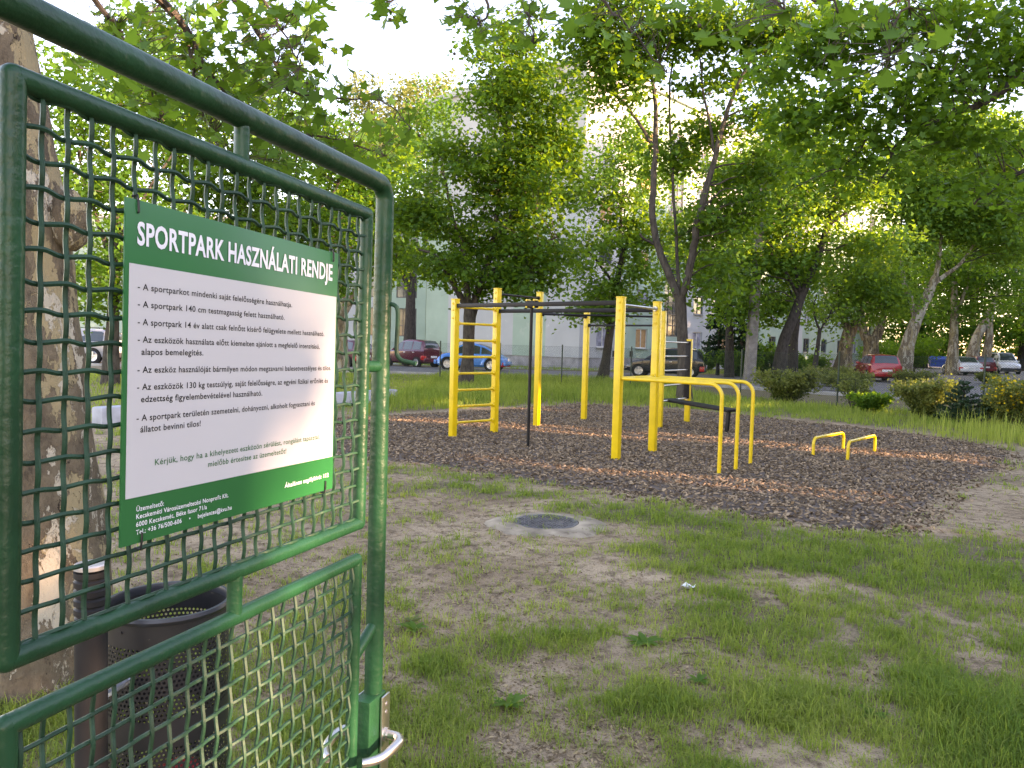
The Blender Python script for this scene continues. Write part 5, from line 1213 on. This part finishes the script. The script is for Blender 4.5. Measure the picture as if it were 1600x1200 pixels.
tree('slim_tree', 'dark straight trunk in front of the barred windows', [(640, 540, 0, .36), (641, 500, 0, .33), (642, 460, 0, .3), (645, 420, 0, .2)], [[(642, 455, 0, .2), (625, 420, 0, .12), (610, 380, 0, .05)], [(644, 430, 0, .15), (665, 380, 0, .1), (670, 320, 0, .04)]],
     [(635, 410, 0, 2.1, 2, 1.4), (660, 330, 0, 2, 2, 1.6), (620, 330, 0, 1.9, 2, 1.6), (640, 260, 0, 2, 2, 1.6), (665, 190, 0, 2, 2, 1.7), (690, 150, 0, 1.5, 1.6, 1.2)], 50, M['dark_bark'], M['leaf_dark'], 1.4, 28, .24, T_LOBE, 45, GL, .5, 30)
GP_ = 'pale tall trees behind the gable'
for px, cl, lab, sd_ in [(575, [(560, 190, 0, 3, 3, 3.2), (590, 250, 0, 3.2, 3, 3), (565, 140, 0, 1.8, 2, 2), (610, 180, 0, 2.2, 2.4, 2.4)], 'pale yellow tall birch showing above the gate corner', 51), (665, [(660, 190, 0, 3, 3, 3), (640, 140, 0, 1.8, 2, 2), (690, 150, 0, 2.0, 2.2, 2.4), (630, 220, 0, 2.6, 2.6, 2.6)], 'pale yellow tall birch left of the gable top', 52)]:
    tree('birch_tree', lab, [(px, 540, 0, .4), (px, 400, 0, .3), (px + 3, 250, 0, .15), (px, 150, 0, .06)], [], cl, 72, M['plane_far'], M['leaf_birch'], .8, 26, .34, T_QUAD, sd_, GP_, .7, 30, gapn=.40)

# shrubs before and behind the fence
def shrub(label, px, py, Y, w, h, leaf, ls, seed, nst=26, per=16, droop=.5, cat='shrub', name='shrub', grp='shrubs along the wire fence', tm=T_QUAD, flower=0):
    b = at(px, py, Y); b[2] = 0; t = thing(name, label, cat, b, group=grp); g = np.random.default_rng(seed); mb = MB(); P = []; Tn = []
    for i in range(nst):
        an = g.random() * 2 * math.pi; ro = w * (.35 + .65 * g.random() ** .6); hh = h * (.55 + .45 * g.random()); tip = np.array([ro * math.cos(an), ro * math.sin(an) * .8, hh * (1 - droop * .5 * (ro / w))])
        mid = np.array([tip[0] * .45, tip[1] * .45, hh * .85]); s0 = np.array([.1 * w * math.cos(an), .1 * w * math.sin(an), -.02])
        tt = np.linspace(0, 1, 7)[:, None]; cv = (1 - tt) ** 2 * s0 + 2 * tt * (1 - tt) * mid + tt ** 2 * tip
        mb.tube(list(cv), [.012, .01, .009, .008, .006, .004, .002], 3, False)
        m_ = per * 7; u_ = .18 + .82 * g.random(m_); q_ = (1 - u_)[:, None] ** 2 * s0 + 2 * (u_ * (1 - u_))[:, None] * mid + (u_ ** 2)[:, None] * tip
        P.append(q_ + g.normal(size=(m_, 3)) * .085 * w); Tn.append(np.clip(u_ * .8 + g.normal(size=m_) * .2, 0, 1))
    P = np.concatenate(P); Tn = np.concatenate(Tn); P[:, 2] = np.maximum(P[:, 2], .03)
    stuff(mb.build('stems', M['twig'], t))
    nr_ = g.normal(size=(len(P), 3)); nr_[:, 2] += .6
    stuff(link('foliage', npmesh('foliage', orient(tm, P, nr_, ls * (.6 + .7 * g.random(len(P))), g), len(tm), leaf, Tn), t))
    if flower:
        k = g.permutation(len(P))[:flower]; k = k[(P[k, 2] > h * .3)]
        F_ = P[k] + g.normal(size=(len(k), 3)) * .03 + np.array([0, -.05, .05]); nr_ = g.normal(size=(len(k), 3))
        stuff(link('blossom', npmesh('blossom', orient(T_QUAD, F_, nr_, .055 * (.7 + .6 * g.random(len(k))), g), 4, M['flower'], g.random(len(k))), t))
    return t
shrub('wide rounded shrub with pale tips beside the concrete pole', 1228, 632, 22.5, 1.05, 1.15, M['leaf_shrub'], .075, 61, 46, 26)
shrub('light airy arching shrub in front of the red hatchback', 1335, 640, 21, .75, 1.05, M['leaf_shrub'], .06, 62, 20, 12)
shrub('low bright broad-leaved bush left of the large dark shrub', 1362, 648, 19.2, .55, .60, M['leaf_maple'], .075, 63, 26, 20, .3)
shrub('large dense olive shrub in the middle of the fence row', 1443, 655, 18.2, .78, 1.15, M['leaf_shrub'], .062, 64, 50, 28)
shrub('yellow blossoming shrub at the right edge of the picture', 1592, 668, 16.5, .85, 1.22, M['leaf_shrub'], .06, 65, 44, 24, .3, flower=900)
shrub('small olive shrub between conifer and yellow blossoming shrub', 1555, 660, 17.4, .5, .8, M['leaf_shrub'], .055, 66, 24, 20)
for i, (px, Y, w, h, lab) in enumerate([(1325, 30, 1.0, .9, 'low pale shrub beside the road left of the red hatchback'), (1425, 40, 1.3, .8, 'low shrub beside the kerb right of the red hatchback'), (1300, 34, 1.3, 1.0, 'wide low shrub under the leaning tree'), (1545, 42, .8, .7, 'small shrub beside the road below the dark red car')]):
    shrub(lab, px, 590, Y, w, h, M['leaf_shrub'], .11, 70 + i, 24, 14)
for i, (px, Y, w, h, lab) in enumerate([(1150, 44, 1.6, 1.6, 'dark bush against the block left of the concrete pole'), (1195, 47, 1.8, 2.4, 'tall dark bush behind the concrete pole'), (1262, 50, 1.5, 1.4, 'dark bush against the block behind the sapling'), (1420, 66, 3.4, 3.6, 'big dark bush right of the leaning plane tree'), (1380, 62, 2.4, 2.4, 'dark bush behind the red hatchback'), (1105, 52.5, 1.2, 1.6, 'green bush against the block behind the black car')]):
    shrub(lab, px, 580, Y, w, h, M['leaf_dark'] if i != 5 else M['leaf_lush'], .17, 80 + i, 36, 18, .3, grp='bushes along the apartment block')
# conifers
def conifer(label, px, py, Y, h, w, seed, bare=0.0, ls=.075, name='conifer'):
    b = at(px, py, Y); b[2] = 0; t = thing(name, label, 'conifer', b, group='small conifers'); g = np.random.default_rng(seed)
    MB().tube([(0, 0, -.05), (.01, 0, h * .5), (0, .01, h)], [.02 + .02 * h, .012 + .01 * h, .004], 7).build('trunk', M['dark_bark'], t)
    mb = MB(); P = []; D = []
    nl = int(h / .11) if h < 2 else int(h / .4)
    for k in range(nl):
        z = h * (.05 + bare + (.93 - bare) * k / nl); rr_ = w * (1 - k / nl) ** .8 * (.8 + .3 * g.random())
        for j in range(7 if h < 2 else 6):
            an = g.random() * 6.28; e_ = np.array([rr_ * math.cos(an), rr_ * math.sin(an), z + rr_ * (.25 if h < 2 else -.1)]); s0 = np.array([0, 0, z]); m0 = (s0 + e_) / 2 - np.array([0, 0, rr_ * .10])
            mb.tube([s0, m0, e_], [.006, .005, .002], 3, False)
            for u_ in np.linspace(.12, 1, max(4, int(rr_ / .03) if h < 2 else 9)):
                p_ = (1 - u_) ** 2 * s0 + 2 * u_ * (1 - u_) * m0 + u_ ** 2 * e_
                for q_ in range(5 if h < 2 else 4): P.append(p_ + g.normal(size=3) * (.018 if h < 2 else .06)); D.append(g.normal(size=3) + np.array([0, 0, .5]))
    P = np.array(P); D = np.array(D)
    stuff(mb.build('branches', M['twig'], t))
    stuff(link('needles', npmesh('needles', orient(T_NARROW, P, D, ls * (.6 + .8 * g.random(len(P))), g), 4, M['needle'], g.random(len(P))), t))
conifer('small dark spruce in the grass before the fence', 1503, 662, 17.2, 1.05, .62, 91)
conifer('sparse dark conifer in front of the block windows', 1121, 580, 45, 5.2, 1.3, 92, .15, .25)
conifer('sparse dark conifer left of the concrete pole', 1157, 580, 44, 5.6, 1.2, 93, .2, .25)

# ------------------------------------------------------------------ big plane tree behind the gate, boughs overhead
g = np.random.default_rng(21)
tb = gnd(84, 1052); YT = tb[1]
plane = thing('plane_tree', 'old plane tree with flaking bark behind the gate, leafy boughs hanging overhead', 'tree', (tb[0], tb[1], 0)); off = np.array([tb[0], tb[1], 0])
tr_pts = [(48, 1075, 0, 0.380), (50, 1030, 0, 0.328), (56, 960, 0, 0.309), (56, 860, 0, 0.285), (50, 750, 0, 0.266), (40, 620, 0, 0.249), (28, 500, 0, 0.228), (20, 400, 0, 0.223), (20, 335, 0, 0.233), (8, 270, 0, 0.214), (-10, 150, 0, 0.190), (-30, 40, 0, 0.180), (-50, -80, 0, 0.171), (-70, -260, 0, 0.152)]
P, Rr = polyline([(*at(p[0], p[1], YT + p[2]), p[3]) for p in tr_pts], 6)
P[0][2] = -.1
mb = MB(); n = 40; vs = []; fs = []
for i, (p, r_) in enumerate(zip(P, Rr)):
    for j in range(n):
        an = 2 * math.pi * j / n; fl = max(0, 1 - p[2] / .5)
        lump = float(fbm(np.array([an * 1.6 + 3]), np.array([p[2] * 2.2]), .8, 61)[0] - .5) * .16 + fl * .10 * math.sin(an * 5 + 1)
        plate = .012 if float(vnoise(np.array([an * 6.0]), np.array([p[2] * 5]), .55, 67)[0]) > .55 else 0.0
        rr_ = r_ * (1 + lump * (1 if 0 < j < n else 1)) + plate * .5
        vs.append((p[0] + rr_ * math.cos(an), p[1] + rr_ * math.sin(an), p[2]))
for i in range(len(P) - 1):
    for j in range(n): fs.append((i * n + j, i * n + (j + 1) % n, (i + 1) * n + (j + 1) % n, (i + 1) * n + j))
mb.add(vs, fs).build('trunk', M['plane_bark'], plane, off)
bk = at(128, 345, YT - .02)
bm = bmesh.new(); bmesh.ops.create_icosphere(bm, subdivisions=3, radius=.10)
for v in bm.verts: v.co = Vector((v.co.x * .75, v.co.y * .8, v.co.z * 1.35)) * (1 + .25 * (float(fbm(np.array([v.co.x * 20 + v.co.y * 9]), np.array([v.co.z * 14]), .9, 5)[0]) - .5))
mb = MB(); mb.add([(v.co.x + bk[0] - .05, v.co.y + bk[1], v.co.z + bk[2]) for v in bm.verts], [[v.index for v in f.verts] for f in bm.faces]); bm.free()
mb.build('burl', M['plane_bark'], plane, off)
# boughs: (px, py, Y, r)
boughs = [[(-60, -330, 4.0, .10), (60, -160, 5.5, .07), (210, -40, 6.8, .05), (290, 45, 7.4, .035), (330, 120, 7.6, .025), (420, 200, 7.8, .018), (510, 215, 7.8, .012), (600, 240, 7.7, .006)],
          [(210, -40, 6.8, .04), (330, -30, 7.2, .03), (395, 40, 7.3, .022), (425, 90, 7.4, .018), (455, 140, 7.4, .013), (520, 152, 7.3, .01), (605, 163, 7.2, .006), (640, 200, 7.2, .004)],
          [(290, 45, 7.4, .02), (300, 100, 7.3, .015), (320, 180, 7.2, .01), (350, 250, 7.1, .006)],
          [(330, -30, 7.2, .02), (400, -10, 7.0, .014), (440, 50, 6.9, .009), (470, 110, 6.9, .005)],
          [(100, -250, 5.0, .06), (330, -200, 6.2, .045), (560, -110, 6.8, .03), (640, -40, 6.9, .014), (600, 10, 6.9, .006)],
          [(560, -110, 6.8, .03), (690, -60, 6.8, .02), (760, 0, 6.7, .013), (750, 40, 6.7, .006)],
          [(560, -110, 6.8, .03), (800, -90, 6.3, .022), (900, -30, 6.0, .014), (970, 30, 5.9, .008), (1040, 110, 5.8, .005)],
          [(800, -90, 6.3, .02), (820, 0, 6.1, .010), (835, 70, 6.0, .005)],
          [(800, -90, 6.3, .02), (1000, -80, 5.7, .016), (1180, -20, 5.4, .011), (1230, 20, 5.3, .007)],
          [(1000, -80, 5.7, .018), (1250, -60, 5.3, .014), (1410, -20, 5.1, .010), (1395, 40, 5.1, .006), (1390, 95, 5.1, .004)],
          [(1180, -20, 5.4, .010), (1290, 0, 5.2, .008), (1330, 50, 5.2, .005)],
          [(60, -160, 5.5, .05), (120, -40, 6.3, .03), (180, 40, 6.6, .02), (230, 130, 6.8, .010), (250, 190, 6.9, .006)]]
SPp = []
for b in boughs:
    bp_, br_ = polyline([(*at(q_[0], q_[1], q_[2]), q_[3]) for q_ in b], 6, .010, g)
    MB().tube(bp_, br_, 7).build('bough', M['twig'], plane, off)
    SPp += [np.array(q_) for q_ in bp_]
SPp = np.array(SPp)
# leaf sprays round the boughs: (px, py, Y, spread px, n)
sprays = [(310, 100, 7.4, 60, 70), (390, 150, 7.7, 60, 70), (460, 200, 7.8, 55, 60), (530, 215, 7.8, 45, 40), (590, 235, 7.7, 35, 26), (420, 60, 7.3, 55, 60), (480, 120, 7.3, 50, 50), (350, 200, 7.2, 60, 60), (440, 250, 7.6, 50, 40),
          (260, 60, 7.2, 60, 60), (230, 140, 6.9, 50, 50), (330, 30, 7.2, 60, 55), (240, 200, 6.9, 45, 30), (430, 10, 7.0, 50, 36), (500, 20, 6.9, 22, 12), (180, 40, 6.6, 55, 50), (160, 100, 6.6, 45, 30),
          (600, 12, 6.9, 22, 14), (625, 30, 6.9, 14, 6), (735, 40, 6.7, 30, 22), (715, 10, 6.7, 25, 14), (760, 60, 6.7, 22, 12), (820, 60, 6.0, 26, 14), (830, 20, 6.0, 25, 10), (900, 20, 6.0, 50, 20), (960, 40, 5.9, 45, 20), (1040, 120, 5.8, 25, 6), (1010, 60, 5.8, 35, 10),
          (1090, 20, 5.5, 55, 22), (1180, 25, 5.4, 50, 22), (1140, 60, 5.4, 30, 8), (1230, 30, 5.3, 40, 16), (1330, 40, 5.2, 40, 14), (1400, 90, 5.1, 45, 20), (1460, 60, 5.1, 35, 10), (1300, 120, 5.1, 30, 7), (1370, 20, 5.1, 45, 14),
          (560, 165, 7.2, 40, 22), (630, 190, 7.2, 30, 12), (400, 110, 7.4, 70, 60), (300, 170, 7.3, 50, 40)]
LP = []; big = []
for px, py, Y, sp, nl in sprays:
    for k in range(nl):
        q_ = at(px + g.normal() * sp * .62, py + g.normal() * sp * .55, Y + g.normal() * .35); LP.append(q_); big.append(1.0 if px < 560 else 1.12)
LP = np.array(LP); big = np.array(big)
mb = MB()
for q_ in LP:
    dd = np.linalg.norm(SPp - q_, axis=1); s0 = SPp[int(np.argmin(dd))]
    mb.tube([s0, (s0 + q_) / 2 + np.array([0, 0, .05]) + g.normal(size=3) * .03, q_ + np.array([0, 0, .03])], [.004, .003, .0016], 3, False)
stuff(mb.build('branches', M['twig'], plane, off))
dist = np.linalg.norm(LP - cC, axis=1); order = np.argsort(dist / big); one = set(order[:300].tolist())
tm3 = []
for k in range(6):
    t_ = T_MAPLE * np.array([1.0 + .1 * g.normal(), 1, 1]); t_[:, 2] += .12 * t_[:, 0] ** 2 * g.choice([-1, 1]) - .10 * (t_[:, 1] + .4) ** 2 + .03 * g.normal(size=10)
    me = npmesh('leaf', t_[None], 10, M['leaf_plane'], np.array([g.random()])); tm3.append(me)
for k in order[:300]:
    o_ = link('leaf', tm3[int(g.integers(6))], plane); o_.location = tuple(LP[k] - off)
    s = (.140 if LP[k][0] < -.9 else .108) * (.6 + .65 * g.random()); o_.scale = (s, s, s)
    nv = Vector((g.normal() * .7, g.normal() * .6 - .25, .55)); qd = nv.to_track_quat('Z', 'Y').to_euler(); o_.rotation_euler = (qd.x, qd.y, qd.z + g.random() * 6.28)
rest = order[300:]
nr_ = g.normal(size=(len(rest), 3)) * .6; nr_[:, 2] += .7
V = orient(T_MAPLE, LP[rest], nr_, .135 * (.6 + .6 * g.random(len(rest))), g) - off
stuff(link('leaves', npmesh('leaves', V, 10, M['leaf_plane'], g.random(len(rest))), plane))
# seed balls of the plane tree
for px, py, Y in ((845, 30, 6.0), (741, 26, 6.7), (655, 212, 7.2), (610, 30, 6.9), (745, 52, 6.7), (710, 84, 6.6), (1093, 40, 5.5), (480, 130, 7.3)):
    c = at(px, py, Y); MB().lathe([(.014 * math.sin(t), -.014 * math.cos(t)) for t in np.linspace(.05, 3.09, 7)], c, 8).build('seed_ball', M['twig'], plane, off)

# near tree off to the right whose boughs fill the upper right corner
nt = tree('maple_tree', 'near dark-leaved maple whose boughs reach in from the right edge', [(2010, 760, 0, .26), (2000, 600, 0, .22), (1980, 400, 0, .2), (1940, 250, 0, .17), (1900, 120, 0, .13)],
          [[(1940, 250, 0, .10), (1800, 130, -.2, .085), (1690, 90, -.2, .075), (1600, 120, -.1, .066), (1545, 155, 0, .055), (1480, 182, 0, .045), (1430, 205, 0, .036), (1398, 232, .1, .027), (1388, 262, .1, .018), (1368, 290, .1, .008)],
           [(1430, 205, 0, .025), (1405, 182, .1, .02), (1370, 200, .2, .016), (1330, 250, .3, .012), (1280, 275, .3, .008), (1230, 300, .3, .005)],
           [(1960, 320, 0, .10), (1800, 220, .3, .07), (1680, 240, .4, .05), (1590, 270, .5, .03), (1520, 320, .5, .012)],
           [(1900, 120, 0, .10), (1750, 0, .2, .08), (1600, -40, .3, .06), (1480, -20, .4, .04), (1380, 10, .4, .02), (1300, 60, .4, .01)],
           [(1545, 155, 0, .03), (1470, 110, .2, .02), (1400, 100, .3, .014), (1300, 150, .4, .008), (1230, 200, .4, .004)]],
          [(1300, 170, .3, .95, .9, .42), (1400, 150, .1, .9, .9, .42), (1262, 195, .5, .6, .7, .32), (1350, 240, .2, .75, .8, .36), (1500, 130, .1, .9, .9, .42), (1460, 215, 0, .6, .7, .26), (1560, 215, .3, .7, .8, .42), (1590, 100, .2, .8, .8, .5), (1540, 290, .5, .6, .7, .28), (1600, 310, .5, .5, .6, .3), (1380, 60, .3, .9, .9, .45), (1500, 30, .3, 1.0, 1, .5), (1290, 70, .5, .8, .8, .4), (1600, 10, .3, .9, .9, .5), (1210, 110, .6, .55, .6, .35), (1410, 290, .2, .35, .4, .18)],
          11.2, M['dark_bark'], M['leaf_dark'], 8.5, 26, .115, T_MAPLE, 25, GT, .20, 130, twr=.7, gapn=.40, gsc=.6)

# unseen trees added on the right to cast the low evening shade; HOLES are cut in their leaves to shape the sun patches
SH = SUN_H / np.linalg.norm(SUN_H); NH = np.array([-SH[1], SH[0]])
# (n from, n to, height from, height to, lean), n across the sun's path, heights carried along the rays to where the path crosses the camera
HOLES = [(-.27, 1.3, .05, 1.70, .85, .84, 1.2, .03), (2.16, 2.40, .60, 1.85, 0, 0, 99, .10), (8.45, 9.1, -.15, .9, .43, 0, 99, .12), (12.35, 13.35, -.45, 1.8, 0, 0, 99, .10), (16.3, 17.2, 1.3, 2.0, 0, 0, 99, .04), (20.2, 21.3, -.25, .55, 0, 0, 99, 0)]
TAN = math.tan(SUN_EL)
def shade_tree(nc, ac, w, h, i):
    g = np.random.default_rng(100 + i); p = SH * ac + NH * nc
    t = thing('broadleaf_tree', 'dense broadleaf tree beyond the right edge of the picture', 'tree', (p[0], p[1], 0), group='trees right of the picture that shade the park')
    n = int(330 * w * h); m_ = n // 30; P = []
    z = .2 + (h - .2) * g.random(m_) ** .9; lim = w * (1 - .6 * (z / h) ** 4)
    a_ = g.random(m_) * 6.283; r_ = lim * g.random(m_) ** .5
    c = np.stack([r_ * np.cos(a_), r_ * np.sin(a_), z], 1)
    P = np.repeat(c, 30, 0) + g.normal(size=(m_ * 30, 3)) * np.array([.30, .30, .28]); P[:, 2] = np.maximum(P[:, 2], .05)
    wn_ = (P[:, :2] + p) @ NH; keep = np.ones(len(P), bool); jit = g.normal(size=len(P)) * .06
    q_ = P[:, 2] - ((P[:, :2] + p) @ SH) * TAN
    for n0, n1, z0, z1, lk, na, nb, left in HOLES:
        w_ = wn_ + jit - lk * q_; keep &= ~((w_ > n0 - .13) & (w_ < n1 + .13) & (q_ > z0 - .1) & (q_ < z1 + .1) & (wn_ + jit > na - .13) & (wn_ + jit < nb + .13) & (g.random(len(P)) > left))
    P = P[keep]; nr_ = g.normal(size=(len(P), 3)); nr_[:, :2] += SH * .5
    stuff(link('crown', npmesh('crown', orient(T_QUAD, P, nr_, .40 * (.7 + .6 * g.random(len(P))), g), 4, M['leaf_dark'], g.random(len(P))), t))
    MB().tube([(0, 0, -.1), (.1, 0, 2.5), (0, .1, .6 * h)], [.3, .22, .1], 8).build('trunk', M['dark_bark'], t)
for i, a in enumerate([(-11, 24, 3.8, 11), (-5.5, 24, 3.8, 10.5), (-.3, 24, 3.6, 11), (4.6, 24, 3.4, 10.2), (9.2, 24, 3.0, 11), (13.4, 25, 2.9, 11.5), (17.6, 25.5, 3.0, 12.5), (22, 27, 3.2, 13), (26.5, 29, 3.4, 15.2), (31.5, 31, 3.6, 14.2), (37, 33, 4, 13.2), (43, 35, 4.2, 15), (49, 38, 4.4, 26), (55.5, 42, 4.6, 23), (62, 46, 4.6, 22), (69, 48, 4.8, 22), (76, 50, 4.8, 21), (83.5, 52, 5, 21), (91, 54, 5, 21), (98, 57, 5, 20)]): shade_tree(*a, i)
